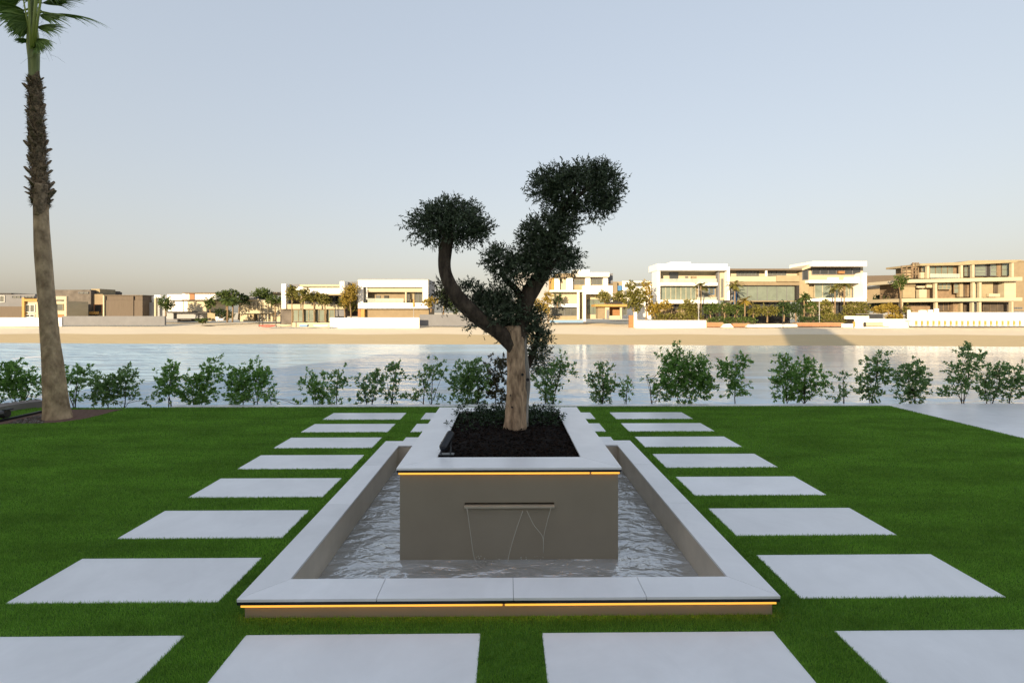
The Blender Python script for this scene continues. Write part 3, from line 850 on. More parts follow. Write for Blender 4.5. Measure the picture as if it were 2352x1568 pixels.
def frond(base, direction, plen, blen, spread, droop, seed, twist=0.0, up=None, mname='frond'):
    """fan frond: petiole and separate narrow segments with drooping tips"""
    r = random.Random(seed)
    d = Vector(direction).normalized()
    side = d.cross(Vector((0, 0, 1)))
    if side.length < .05: side = Vector((1, 0, 0))
    side.normalize()
    nor = side.cross(d).normalized()
    if twist:
        from mathutils import Quaternion
        qn = Quaternion(d, twist); side = qn @ side; nor = qn @ nor
    tip = base + d * plen
    pe = MB().tube([base, base + d * plen * .5 + nor * .02, tip], [.022, .015, .010], 6).build('frond_stalk', M['petiole'], palm, smooth=True)
    mbx = MB()
    ns = 30
    for s in range(ns):
        a = (s / (ns - 1) - .5) * 2 * spread + r.uniform(-.03, .03)
        dd = (d * math.cos(a) + side * math.sin(a)).normalized()
        L = blen * (1 - .25 * abs(a) / spread) * r.uniform(.85, 1.1)
        p = tip.copy(); pts = [p.copy()]; cur = dd.copy()
        K = 7
        for i in range(K):
            cur = (cur + Vector((0, 0, -1)) * droop * (i / K) ** 1.4 + Vector((r.uniform(-.1, .1), r.uniform(-.1, .1), r.uniform(-.07, .07))) * (i / K)).normalized()
            p = p + cur * L / K; pts.append(p.copy())
        wd = [.004, .016, .020, .018, .010, .005, .003, .001]
        sv_ = []
        for i, q in enumerate(pts):
            tt_ = (pts[min(i + 1, K)] - pts[max(i - 1, 0)]).normalized()
            sd = tt_.cross(nor)
            if sd.length < .1: sd = side
            sd = sd.normalized()
            fold = nor * wd[i] * (.5 if s % 2 else -.5)
            sv_ += [q - sd * wd[i] + fold, q + sd * wd[i] - fold]
        mbx.add(sv_, [(2 * i, 2 * i + 1, 2 * i + 3, 2 * i + 2) for i in range(K)])
    mbx.build('frond_fan', M[mname], pe)
specs = [  # base px, py, direction, petiole, blade, spread, droop
    ((82, 10), (1, -.15, .06), .12, .80, .30, .16, 1.15), ((80, 62), (1, -.2, -.15), .05, .55, .36, .16, 1.1), ((80, 88), (.85, -.3, -.45), .04, .42, .45, .2, .8),
    ((72, 20), (-.75, -.3, -.42), .10, .50, .7, .2, 1.0), ((72, 45), (-.5, -.5, -.75), .06, .36, .6, .15, 1.1), ((70, 95), (-.8, -.4, -.1), .02, .18, .5, .2, .3),
    ((70, 2), (-.9, -.35, -.15), .14, .62, .7, .22, .7), ((68, 30), (-.35, -.6, -.9), .05, .42, .7, .12, 1.2), ((84, 34), (.95, -.2, -.22), .06, .62, .34, .18, 1.1),
    ((82, 100), (.7, -.4, -.6), .02, .34, .5, .2, .9), ((66, 60), (-.6, -.4, -.6), .02, .30, .6, .15, 1.0), ((86, 2), (.9, -.35, -.05), .2, .75, .34, .2, 1.0),
    ((76, 30), (.6, .5, .25), .25, .7, .8, .3, .5), ((74, 10), (-.6, .5, .4), .25, .7, .8, .3, .4), ((80, -10), (.9, .2, .5), .3, .8, .9, .35, .5)]
for i, (b, d, pl, bl, sp, dr_, tw_) in enumerate(specs):
    frond(P(b[0], b[1], PY - .03), d, pl, bl, sp, dr_, 40 + i, tw_)
for i in range(12):
    a = i * 2.4 + .5
    e = .35 + .09 * i
    frond(P(78, -20 - 4 * i, PY), (math.cos(a) * math.cos(e), math.sin(a) * math.cos(e), math.sin(e) + .15), .55, .8, 1.1, .25, 70 + i, .2)
for i, (a, b, c, d, r_) in enumerate([(76, 108, 84, -20, .024), (72, 112, 66, -10, .018), (80, 100, 96, -15, .018), (70, 84, 52, -12, .011)]):
    MB().tube([P(a, b, PY - .11), P((a + c) / 2 - 1, (b + d) / 2, PY - .13), P(c, d, PY - .12)], [r_, r_ * .9, r_ * .75], 8).build('leaf_stalk', M['petiole'], palm, smooth=True)
# hanging threads
th = MB(); rT = random.Random(5)
for i in range(46):
    p = P(rT.choice([70, 80, 95, 110, 90]) + rT.uniform(-8, 8), rT.uniform(30, 130), PY - rT.uniform(-.1, .1))
    dx = rT.choice([1, 1, 1, -1]) * rT.uniform(.05, .25)
    q = [p, p + Vector((dx * .5, 0, -.04)), p + Vector((dx, rT.uniform(-.05, .05), -rT.uniform(.05, .25)))]
    th.tube(q, [.0018, .0014, .0006], 3)
tag(th.build('leaf_threads', M['frond_tip'], palm), kind='stuff')

# bed, edging and small things round the palm
bed = [G(a, b, .003) for a, b in [(-60, 985), (0, 974), (40, 972), (90, 972), (140, 969), (190, 962), (225, 954), (262, 944), (285, 939.5), (165, 940), (95, 944), (60, 951), (20, 960), (-60, 972)]]
tag(mesh_obj('planting_bed', [tuple(p) for p in bed], [tuple(range(len(bed)))], M['mulch']), kind='structure')
for i, sp in enumerate([[(20, 968), (95, 946), (118, 968)]]):
    pass
ng = 900
gx = rng.uniform(20, 100, ng); gy = rng.uniform(953, 972, ng)
ck = (gy > 972 - (gx - 10) * .24)
gp = np.array([tuple(G(a, b, .006)) for a, b in zip(gx[ck], gy[ck])])
ga = unit(rng.normal(size=gp.shape) * np.array([1, 1, .4]))
v, f = leaves_mesh(gp, ga, .03, .018, .2, 9)
M['peb'] = leaf_mat('pale_chips', (.10, .085, .075), (.30, .27, .24), .9, 0, .1)
tag(mesh_obj('stone_chips', v, f, M['peb']), 'grey stone chips at the foot of the palm', 'gravel', kind='stuff')
def ribbon(l, z0, z1, wdt, name, m, label=None, cat=None, kind='structure'):
    pts = smooth_path([tuple(G(a, b, z0)) for a, b in l], 16)
    mb = MB()
    for i in range(15):
        p, q = Vector(pts[i]), Vector(pts[i + 1])
        nn = Vector((-(q - p).y, (q - p).x, 0)).normalized() * wdt
        mb.prism([(p.x, p.y), (q.x, q.y), (q.x + nn.x, q.y + nn.y), (p.x + nn.x, p.y + nn.y)], z0 - .05, z1)
    o = mb.build(name, m)
    return tag(o, label, cat, kind=kind)
ribbon([(-70, 985), (0, 969), (50, 958), (98, 947)], .004, .035, .05, 'bed_edging', M['black'])
ribbon([(-90, 966), (0, 948), (50, 939), (100, 933)], .004, .10, .34, 'low_kerb_wall', M['kerb_tan'])

sl = empty('ground_spotlight', G(8, 964, 0), 'dark ground spotlight at left frame edge beside the palm bed', 'spotlight')
p0 = sl.location
MB().tube([p0 + Vector((0, 0, 0)), p0 + Vector((0, 0, .05))], .012, 8).build('stake', M['black'], sl)
MB().tube([p0 + Vector((-.09, -.02, .085)), p0 + Vector((.075, -.01, .10))], [.058, .062], 14).build('lamp_body', M['black'], sl, bevel=.004)
MB().box(p0.x + .03, p0.x + .10, p0.y - .055, p0.y + .055, .155, .172).build('glare_shield', M['black'], sl, bevel=.002)

# ------------------------------------------------------------------ shrubs along the water
SY = 8.98
SHR = [  # label, leaf, [(px, py, rx, ry, density)], stems [(px_base, px_top, py_top)]
 ('bushy green shrub at the left frame edge, left of the palm', 0, [(20, 862, 34, 34, 1), (55, 885, 34, 28, .9), (10, 900, 40, 26, .7), (70, 912, 22, 14, .5), (35, 838, 18, 14, .8)], [(30, 28, 850), (55, 60, 880)]),
 ('shrub directly right of the palm trunk with a drooping top', 0, [(175, 862, 22, 16, 1), (196, 848, 14, 14, .8), (168, 895, 18, 18, .5), (172, 918, 12, 12, .4)], [(172, 178, 850), (168, 165, 890)]),
 ('low shrub sloping up to the right, second from the palm', 1, [(225, 880, 26, 22, .8), (250, 895, 34, 24, .9), (275, 880, 24, 28, .9), (298, 858, 14, 18, .9), (240, 915, 36, 12, .6), (310, 910, 18, 12, .5), (338, 920, 10, 8, .5)], [(245, 230, 875), (275, 296, 860)]),
 ('tall narrow shrub with a separate top tuft, left in the second cluster', 0, [(392, 870, 26, 26, 1), (395, 843, 14, 14, .8), (388, 905, 28, 18, .7), (372, 885, 18, 14, .6)], [(388, 394, 840), (398, 380, 880)]),
 ('tallest shrub of the second cluster with a pointed crown', 0, [(440, 890, 28, 22, .9), (488, 845, 17, 24, 1), (465, 878, 22, 20, .9), (450, 918, 34, 14, .7), (478, 905, 20, 20, .8)], [(460, 488, 840), (445, 438, 880)]),
 ('dense broad shrub ending the second cluster on its right', 0, [(545, 868, 30, 26, 1), (590, 855, 24, 26, 1), (565, 895, 42, 26, .9), (605, 880, 16, 34, .8), (540, 915, 26, 14, .7)], [(560, 548, 860), (585, 594, 850)]),
 ('tiny low sprig at the kerb between second and third clusters', 0, [(622, 912, 12, 16, .5), (690, 922, 14, 10, .5)], [(620, 624, 905), (690, 692, 915)]),
 ('shrub with a bent left branch, first of the third cluster', 0, [(735, 890, 26, 24, .9), (702, 880, 16, 16, .7), (745, 912, 30, 16, .8), (715, 862, 8, 8, .6)], [(735, 706, 875), (745, 742, 885)]),
 ('thin upright shrub beside the bent one in the third cluster', 1, [(776, 868, 18, 18, .8), (790, 885, 12, 10, .5), (768, 900, 10, 20, .4)], [(772, 778, 860)]),
 ('low spreading shrub in the middle of the third cluster', 1, [(845, 885, 24, 22, .8), (868, 862, 16, 18, .8), (835, 915, 28, 14, .6), (820, 872, 10, 8, .3)], [(845, 840, 875), (855, 868, 855)]),
 ('upright forked shrub at the right of the third cluster', 1, [(908, 855, 17, 20, .9), (890, 885, 20, 22, .7), (925, 865, 10, 12, .5), (905, 912, 14, 16, .5)], [(895, 908, 845), (905, 890, 880)]),
 ('open twisted shrub just left of the planter steps', 1, [(998, 850, 22, 22, .8), (968, 868, 14, 12, .7), (1016, 862, 12, 14, .5), (975, 895, 20, 18, .5), (945, 912, 24, 10, .5), (1005, 915, 14, 14, .4)], [(975, 968, 860), (985, 998, 840)]),
 ('large dense shrub behind the left back corner of the planter', 1, [(1075, 850, 30, 26, 1), (1060, 885, 28, 28, 1), (1095, 880, 28, 30, 1), (1080, 915, 40, 22, .8), (1105, 845, 14, 18, .8)], [(1075, 1072, 840), (1095, 1100, 850)]),
 ('brownish shrub touching the olive trunk on its left', 2, [(1140, 850, 26, 24, 1), (1130, 885, 26, 24, .9), (1145, 915, 26, 20, .8), (1150, 828, 10, 14, .6)], [(1140, 1142, 835)]),
 ('shrub with a bare pointed tip just right of the olive trunk', 1, [(1248, 865, 22, 24, .9), (1275, 850, 20, 26, .9), (1305, 855, 14, 16, .7), (1262, 895, 24, 24, .9), (1262, 925, 20, 14, .8), (1290, 828, 8, 18, .7)], [(1260, 1250, 850), (1265, 1290, 820)]),
 ('upright shrub with a tapering tip, second right of the trunk', 1, [(1382, 885, 26, 22, 1), (1385, 850, 16, 20, .8), (1355, 868, 12, 12, .6), (1385, 912, 26, 14, .9), (1408, 890, 10, 16, .6)], [(1378, 1384, 830), (1390, 1360, 860)]),
 ('small thin seedling shrub between two larger shrubs right of the trunk', 0, [(1440, 880, 11, 14, .6), (1438, 905, 14, 14, .5), (1425, 895, 8, 10, .3)], [(1438, 1442, 870)]),
 ('largest broad shrub with a high peak right of the trunk', 0, [(1560, 865, 52, 40, 1), (1540, 830, 30, 24, .9), (1600, 845, 34, 34, 1), (1552, 805, 10, 14, .6), (1620, 880, 26, 30, .9), (1520, 890, 26, 24, .8), (1580, 905, 55, 16, .6), (1485, 868, 10, 14, .3)], [(1560, 1552, 800), (1580, 1605, 830), (1510, 1484, 860)]),
 ('single-stemmed shrub shaped like a small tree', 0, [(1680, 860, 26, 28, .9), (1705, 828, 14, 20, .9), (1665, 840, 16, 16, .7), (1690, 890, 26, 18, .8)], [(1692, 1690, 830)]),
 ('dense two-peaked shrub on its own in front of pale water', 0, [(1805, 865, 28, 34, 1), (1850, 870, 30, 34, 1), (1798, 830, 14, 14, .9), (1855, 838, 14, 16, .9), (1825, 905, 46, 16, .9), (1780, 880, 12, 10, .6), (1890, 880, 14, 24, .7)], [(1810, 1800, 830), (1845, 1852, 840), (1830, 1880, 870)]),
 ('sparse patchy low shrub between two taller ones on the right', 1, [(1935, 868, 16, 10, .45), (1935, 900, 20, 12, .5), (1925, 914, 18, 8, .5)], [(1935, 1938, 865)]),
 ('tall rounded shrub standing where lawn corner meets the paving', 1, [(2015, 835, 22, 26, 1), (2030, 862, 18, 20, .9), (1995, 880, 24, 20, .8), (2005, 908, 28, 14, .8), (1975, 860, 10, 14, .4)], [(2005, 2016, 825), (2000, 1990, 870)]),
 ('conical shrub behind the start of the white paving', 1, [(2095, 850, 24, 26, 1), (2095, 885, 34, 22, .9), (2095, 910, 28, 14, .8), (2070, 865, 16, 12, .7), (2125, 868, 14, 16, .7)], [(2095, 2094, 840)]),
 ('tallest spire-shaped shrub behind the paving', 1, [(2222, 808, 18, 18, .9), (2210, 845, 28, 18, .8), (2205, 875, 34, 14, .7), (2185, 900, 28, 12, .6), (2250, 830, 12, 18, .5)], [(2212, 2222, 800), (2210, 2190, 880)]),
 ('shrub leaning against the spire-shaped one on its right', 1, [(2270, 862, 20, 26, .8), (2262, 895, 26, 20, .8), (2295, 848, 12, 14, .6)], [(2265, 2272, 850), (2268, 2295, 845)]),
 ('shrub cut by the right frame edge', 1, [(2325, 862, 20, 28, .9), (2318, 898, 28, 20, .8), (2348, 885, 16, 20, .6)], [(2322, 2328, 845)]),
]
LM = ['shrub_leaf', 'shrub_leaf2', 'brown_leaf']
for i, (lab, lm, bl, st) in enumerate(SHR):
    yy = SY + .1 * math.sin(i * 2.1)
    base = P(st[0][0], 935, yy); base.z = -.28
    s = empty('shrub', tuple(base), lab, 'shrub', 'shrubs along the water edge')
    mbs = MB()
    rs = random.Random(i)
    for (b0_, t0_, ty_) in st:
        a = P(b0_, 935, yy); a.z = -.3; b = P(t0_, ty_, yy)
        m1 = a.lerp(b, .35) + Vector((rs.uniform(-.04, .04), rs.uniform(-.04, .04), 0)); m2 = a.lerp(b, .7) + Vector((rs.uniform(-.04, .04), rs.uniform(-.04, .04), 0))
        q = smooth_path([tuple(a), tuple(m1), tuple(m2), tuple(b)], 10)
        mbs.tube(q, list(np.linspace(.011, .004, 10)), 6)
        for c in bl:
            cc = P(c[0], c[1], yy + rs.uniform(-.06, .06)); k = rs.randint(2, 7)
            mbs.tube([Vector(q[k]), Vector(q[k]).lerp(cc, .5) + Vector((0, 0, .02)), cc], [.005, .004, .002], 4)
    mbs.build('stem', M['shrub_stem'], s)
    k_ = yy / F
    blobs = [(tuple(P(c[0], c[1], yy + rs.uniform(-.08, .08))), (c[2] * k_, (c[2] + c[3]) * .45 * k_, c[3] * k_), c[4]) for c in bl]
    b_, a_, tw = sprig_points(blobs, 170, 400 + i, 9, .062, .7, .2, .6)
    v, f = leaves_mesh(b_, a_, .050, .030, .25, 500 + i)
    mesh_obj('crown', v, f, M[LM[lm]], s)
    v, f = twigs_mesh(tw, .002, i, .6)
    tag(mesh_obj('twigs', v, f, M['shrub_stem'], s), kind='stuff')

# ------------------------------------------------------------------ grass blades
def grass():
    n = 1150000
    # sample so that the density falls off with distance
    d = 1.95 * (8.5 / 1.95) ** rng.uniform(0, 1, n)
    d = np.concatenate([d, rng.uniform(3, 8.5, 300000)])
    n = len(d)
    half = np.minimum(d * 1.3 + 1.4, 40)
    x = rng.uniform(-1, 1, n) * half
    y = d
    ok = (x < LAWN_R - .002) & (y < LAWN_FAR)
    for (a, b, c, e) in STONES:
        ok &= ~((x > a + .003) & (x < b - .003) & (y > c + .003) & (y < e - .003))
    ok &= ~((np.abs(x) < 1.445) & (y > 2.635) & (y < 5.79))
    # palm bed polygon
    poly = [(p.x, p.y) for p in bed]
    ins = np.zeros(n, bool)
    j = len(poly) - 1
    for i in range(len(poly)):
        xi, yi = poly[i]; xj, yj = poly[j]
        c = ((yi > y) != (yj > y)) & (x < (xj - xi) * (y - yi) / (yj - yi + 1e-12) + xi)
        ins ^= c; j = i
    ok &= ~ins
    x, y, d = x[ok], y[ok], d[ok]
    n = len(x)
    wid = .0014 * np.clip(d / 2.3, 1, 3.2)
    patch = .5 + .25 * np.sin(x * 3.1 + np.sin(y * 2.3) * 1.5) + .25 * np.sin(y * 4.3 + x * 1.7)
    h = (.009 + .008 * rng.uniform(0, 1, n)) * (.85 + .3 * patch)
    an = rng.uniform(0, 2 * math.pi, n)
    lean = rng.uniform(.2, .9, n) * h
    la = rng.uniform(0, 2 * math.pi, n)
    b = np.stack([x, y, np.full(n, -.006)], 1)
    s = np.stack([np.cos(an), np.sin(an), np.zeros(n)], 1) * wid[:, None]
    tip = b + np.stack([np.cos(la) * lean, np.sin(la) * lean, h + .004], 1)
    v = np.stack([b - s, b + s, tip], 1).reshape(-1, 3)
    f = np.arange(3 * n).reshape(n, 3)
    return v, f
v, f = grass()
M['grass'] = leaf_mat('grass_blade', (0.115, 0.275, 0.026), (0.255, 0.455, 0.062), .55, .4, .25)
def patchy(m, lo, hi):
    n = m.node_tree; L = n.links
    mx = [x for x in n.nodes if x.bl_idname == 'ShaderNodeMix'][0]
    g = [x for x in n.nodes if x.bl_idname == 'ShaderNodeNewGeometry'][0]
    mp = n.nodes.new('ShaderNodeMapping'); mp.inputs['Scale'].default_value = (.55, 1.5, 1); L.new(g.outputs['Position'], mp.inputs[0])
    t = n.nodes.new('ShaderNodeTexNoise'); t.inputs['Scale'].default_value = 1.6; t.inputs['Detail'].default_value = 9; t.inputs['Roughness'].default_value = .72; L.new(mp.outputs[0], t.inputs['Vector'])
    mr = n.nodes.new('ShaderNodeMapRange'); mr.inputs[1].default_value = .3; mr.inputs[2].default_value = .7; mr.inputs[3].default_value = lo; mr.inputs[4].default_value = hi; L.new(t.outputs['Fac'], mr.inputs[0])
    vm = n.nodes.new('ShaderNodeVectorMath'); vm.operation = 'SCALE'; L.new(mx.outputs[2], vm.inputs[0]); L.new(mr.outputs[0], vm.inputs['Scale'])
    for x in n.nodes:
        if x.bl_idname in ('ShaderNodeBsdfPrincipled',): L.new(vm.outputs[0], x.inputs['Base Color'])
        if x.bl_idname == 'ShaderNodeBsdfTranslucent': L.new(vm.outputs[0], x.inputs[0])
patchy(M['grass'], .62, 1.36)
tag(mesh_obj('grass', v, f, M['grass']), 'short green turf between the stepping stones', 'grass', kind='stuff')

# ------------------------------------------------------------------ unseen building behind the camera, placed and sized to shade the garden
vil = empty('shade_building', (-10, -30, 0), 'unseen white building behind the viewpoint, sized to shade the garden', 'building')
for (a, b) in [(-52, -31), (-31, -10), (-10, 11), (11, 32)]:
    MB().box(a + .01, b - .01, -30.4, -30.0, -.3, 14.9).build('wall', M['white'], vil)
MB().box(-52, 32, -44, -30.41, -.3, 14.9).build('rear_block', M['white'], vil)
MB().box(-53, 33, -45, -29.0, 14.91, 15.4).build('roof', M['white'], vil)
MB().box(-14.6, -8.8, -38.5, -33.5, 15.41, 27.0).build('shadow_tower', M['white'], vil)  # unseen tower and cap, added to throw a shadow patch on the beach
MB().box(-15.0, -8.4, -38.9, -33.1, 27.01, 27.4).build('shadow_tower_cap', M['white'], vil)
for k in range(4):
    for i in range(18):
        x0 = -51 + i * 4.6
        w_ = MB().box(x0, x0 + 3.4, -29.999, -29.9, .4 + 3.65 * k, 3.1 + 3.65 * k).build('window', M['trim'], vil)
        MB().box(x0 + .08, x0 + 3.32, -29.899, -29.88, .48 + 3.65 * k, 3.02 + 3.65 * k).build('pane', M['glass'], w_)

# ------------------------------------------------------------------ far shore
class Crop:
    def __init__(s, ox, oy, k): s.ox, s.oy, s.k = ox, oy, k
    def __call__(s, x, y): return s.ox + s.k * x, s.oy + s.k * y
T0 = Crop(0, 0, 1); T1 = Crop(0, 564.5, .24); T2 = Crop(564.5, 595.8, .2133); T3 = Crop(1191.7, 595.8, .2133); T4 = Crop(1473.9, 577, .24); T5 = Crop(1850.2, 564.5, .2133)

class House:
    def __init__(s, name, label, cat, Y, T, x0, x1, group=None):
        s.T, s.Y = T, Y
        a = P(*T((x0 + x1) / 2, 0), Y)
        s.root = empty(name, (a.x, Y, -.6), label, cat, group)
    def rect(s, x0, y0, x1, y1, Y):
        p = P(*s.T(x0, y0), Y); q = P(*s.T(x1, y1), Y)
        return p.x, q.x, q.z, p.z
    def box(s, name, m, x0, y0, x1, y1, a=0.0, b=1.0, parent=None):
        X0, X1, Z0, Z1 = s.rect(x0, y0, x1, y1, s.Y + a)
        return MB().box(X0, X1, s.Y + a, s.Y + b, Z0, Z1).build(name, M[m], parent or s.root)
    def poly(s, name, m, pts, a=0.0, b=1.0):
        """outline in the facade plane pushed back"""
        q = [P(*s.T(x, y), s.Y + a) for x, y in pts]; n = len(q)
        mb = MB()
        mb.add([tuple(p) for p in q] + [(p.x, s.Y + b, p.z) for p in q], [tuple(range(n - 1, -1, -1)), tuple(range(n, 2 * n))] + [(i, (i + 1) % n, n + (i + 1) % n, n + i) for i in range(n)])
        return mb.build(name, M[m], s.root)
    def win(s, x0, y0, x1, y1, a=0.0, nx=1, ny=1, fr='midgrey', gl='glass', bar=.09):
        X0, X1, Z0, Z1 = s.rect(x0, y0, x1, y1, s.Y + a)
        y = s.Y + a
        mb = MB()
        e = .004
        for i in range(nx + 1):
            xc = X0 + (X1 - X0) * i / nx
            xa = X0 if i == 0 else X1 - bar if i == nx else xc - bar / 2
            mb.box(xa, xa + bar, y - .16, y - .01, Z0, Z1)
        for i in range(ny + 1):
            zc = Z0 + (Z1 - Z0) * i / ny
            za = Z0 if i == 0 else Z1 - bar if i == ny else zc - bar / 2
            mb.box(X0 + e, X1 - e, y - .155, y - .015, za + e, za + bar - e)
        w_ = mb.build('window', M[fr], s.root)
        for i in range(nx):
            for j in range(ny):
                xa = X0 + (X1 - X0) * i / nx; xb_ = X0 + (X1 - X0) * (i + 1) / nx
                za = Z0 + (Z1 - Z0) * j / ny; zb_ = Z0 + (Z1 - Z0) * (j + 1) / ny
                MB().box(xa + bar * .5, xb_ - bar * .5, y - .06, y - .03, za + bar * .5, zb_ - bar * .5).build('pane', M[gl], w_)
        return w_
    def rail(s, x0, y0, x1, y1, a, n=4):
        for i in range(n):
            xa = x0 + (x1 - x0) * i / n; xb_ = x0 + (x1 - x0) * (i + 1) / n
            s.box('balustrade_pane', 'rail', xa + .6, y0, xb_ - .6, y1, a, a + .03)

GZ = 735   # row of the ground at the houses
# --- far left group
h = House('low_building', 'low grey building at the far left edge across the water', 'house', 128, T1, 0, 340)
h.box('wall', 'midgrey', -150, 462, 335, 690, 0, 10); h.box('roof', 'dark', -160, 452, 108, 461, -.4, 10)
h.win(-40, 475, 48, 540, -.02, 2, 1, 'white'); h.win(120, 478, 200, 500, -.02, 2); h.win(235, 480, 330, 505, -.02, 3)
h.box('side_wing', 'brownclad', -150, 580, 206, 690, -3, -.2)
h = House('gate_house', 'small white house with orange-framed portico behind the palm trunk', 'house', 104, T1, 210, 635)
h.box('wall', 'cream', 232, 530, 632, 684, .5, 6)
h.box('portal_post', 'ochre', 208, 495, 232, 684, 0, 6); h.box('portal_beam', 'ochre', 233, 508, 352, 530, 0, .49)
h.box('portal_beam', 'cream', 353, 482, 636, 515, 0, .49); h.box('portal_post', 'cream', 614, 516, 636, 684, 0, .49)
h.win(250, 560, 338, 634, .49, 2, 1, 'white'); h.win(250, 655, 335, 682, .49, 2, 1, 'white', 'glass_d'); h.win(545, 555, 612, 620, .49, 1, 1, 'sandst'); h.box('door', 'wood', 545, 655, 612, 684, .4, .49)
h = House('textured_block', 'dark grey-brown textured block house behind the palm', 'house', 112, T1, 525, 985)
h.box('wall', 'greyclad', 480, 428, 870, 690, 0, 9); h.box('roof_parapet', 'greyclad', 520, 420, 860, 428, 0, 8.8); h.box('roof_screen', 'sandst', 872, 412, 955, 470, 1.5, 6)
h.box('side_wall', 'tan', 870.5, 462, 985, 690, .6, 8)
h.win(755, 440, 850, 458, -.02, 2); h.win(905, 560, 980, 640, .58, 1, 1, 'terra', 'glass_d'); h.box('niche_lamp_box', 'ochre', 853, 628, 920, 655, -.8, -.02); h.box('niche', 'dark', 862, 655, 905, 678, -.6, -.02)
h = House('plain_brown_block', 'plain flat-roofed brown box house without windows', 'house', 106, T1, 985, 1365)
h.box('wall', 'brownclad', 997, 520, 1364, 690, 0, 8); h.box('wall', 'brownclad', 997, 478, 1364, 519.5, .15, 8); h.box('corner_post', 'cream', 984, 472, 996.5, 690, -.3, 8); h.box('roof', 'fascia', 990, 470, 1366, 477.5, -.1, 8)
h.box('pilaster', 'brownclad', 1258, 480, 1276, 690, -.15, -.005)
h = House('pale_annex', 'pale low annex with round column beside the brown block', 'house', 108, T1, 1365, 1600)
h.box('wall', 'white_grey', 1367, 540, 1600, 690, 0, 6); h.box('upper_wall', 'white', 1367, 482, 1470, 539, .8, 5); h.win(1375, 495, 1420, 530, .78, 2); h.box('column', 'cream', 1476, 500, 1490, 690, -1.2, -.6); h.box('roof_cap', 'white', 1476, 470, 1535, 498, -1.5, 3)
h = House('two_storey_house', 'two-storey white house with brown roof band and dark overhang', 'house', 106, T1, 1600, 2080)
h.box('upper_wall', 'white', 1600, 465, 1745, 518, 0, 8); h.box('upper_wall', 'white', 1746, 456, 2060, 515, .1, 8); h.box('wood_panel', 'terra', 1812, 459, 1858, 514, -.05, .09); h.box('roof', 'fascia', 1745, 446, 2066, 455.5, -.5, 8)
h.box('band', 'fascia', 1600, 518.5, 1990, 525, -.6, 8)
h.box('middle_wall', 'white', 1610, 525.5, 1750, 628, 0, 8); h.box('middle_wall', 'white', 1758, 525.5, 1795, 628, 0, 8); h.box('middle_wall', 'cream', 1800, 525.5, 1975, 628, 0, 8)
h.box('joint_strip', 'terra', 1751, 526, 1757, 628, .1, 7.8); h.box('joint_strip', 'terra', 1795.5, 526, 1799.5, 628, .1, 7.8)
h.box('overhang', 'dark', 1600, 629, 1985, 641, -1.0, 8)
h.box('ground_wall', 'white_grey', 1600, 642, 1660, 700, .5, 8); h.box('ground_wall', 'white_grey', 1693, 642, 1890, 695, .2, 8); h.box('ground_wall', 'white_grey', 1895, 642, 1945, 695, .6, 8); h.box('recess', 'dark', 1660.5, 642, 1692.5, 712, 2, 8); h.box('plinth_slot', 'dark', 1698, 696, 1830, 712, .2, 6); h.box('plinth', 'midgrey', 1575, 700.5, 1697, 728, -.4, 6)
h = House('cream_house', 'cream house with four tall slit windows behind low trees', 'house', 104, T2, -60, 390)
h.box('upper_wall', 'cream', -70, 438, 372, 570, 0, 8); h.box('roof', 'tan', 268, 352, 385, 385, 6, 9); h.box('roof_parapet', 'cream', -75, 425, 140, 437.5, -.3, 7); h.box('vent_box', 'midgrey', 36, 398, 130, 425, 2, 4)
for x in (35, 82, 124, 166): h.win(x, 462, x + 20, 545, -.02, 1, 1, 'sandst')
h.box('ledge', 'cream', -70, 571, 275, 581, -.8, 8); h.box('ground_wall', 'cream', -70, 582, 48, 668, .3, 8); h.box('pier', 'sandst', 49, 582, 86, 668, -.2, 7); h.win(95, 585, 180, 662, .6, 2, 1, 'sandst'); h.box('ground_wall', 'cream', 186, 582, 372, 668, .7, 8); h.win(212, 590, 262, 640, .68, 2); h.win(338, 550, 362, 600, -.02); h.box('column', 'cream', 230, 440, 240, 668, -.9, -.6)
# --- white villa with glass ground floor
h = House('glass_front_villa', 'white flat-roofed villa with glazed ground floor behind a row of trees', 'villa', 100, T2, 385, 1200)
h.box('side_fin', 'white', 385, 262, 432, 530, -.6, 5); h.box('roof', 'cream', 580, 270, 1012, 292, -.5, 8); h.box('upper_wall', 'white', 500, 292.5, 1010, 330, .6, 8); h.box('side_fin', 'white', 1013, 235, 1060, 370, -.5, 8)
h.box('roof_screen', 'midgrey', 433, 266, 579, 296, 1.5, 7); h.box('balcony_band', 'white', 640, 331, 1058, 370, -.4, 8); h.box('soffit', 'sandst', 780, 371, 1050, 386, -.2, 8)
h.box('recess_wall', 'tan', 433, 387, 1058, 480, 2.5, 8); h.win(445, 300, 500, 480, .8, 2, 3); h.win(640, 388, 1050, 478, 2.48, 8, 1); h.box('dark_pier', 'glass_d', 940, 388, 966, 478, 1.6, 2.3)
h.box('floor_slab', 'cream', 385, 481, 1060, 534, -.3, 8); 
h.box('ground_wall', 'greyclad', 376, 536, 500, 690, .4, 8); h.win(512, 540, 960, 668, .4, 8, 1, 'sandst', 'glass_g'); h.box('ground_backing', 'midgrey', 501, 536, 965, 680, .6, 8); h.box('ground_wall', 'midgrey', 966, 536, 1060, 612, .3, 8)
for x in (610, 735, 855): h.box('pillar', 'sandst', x, 536, x + 12, 672, -.2, .2)
h.box('link_wall', 'midgrey', 1061, 240, 1202, 400, 2, 8); h.box('link_recess', 'dark', 1061, 400.5, 1202, 612, 3.5, 8); h.box('link_column', 'fascia', 1130, 400, 1140, 600, 2.2, 2.6)
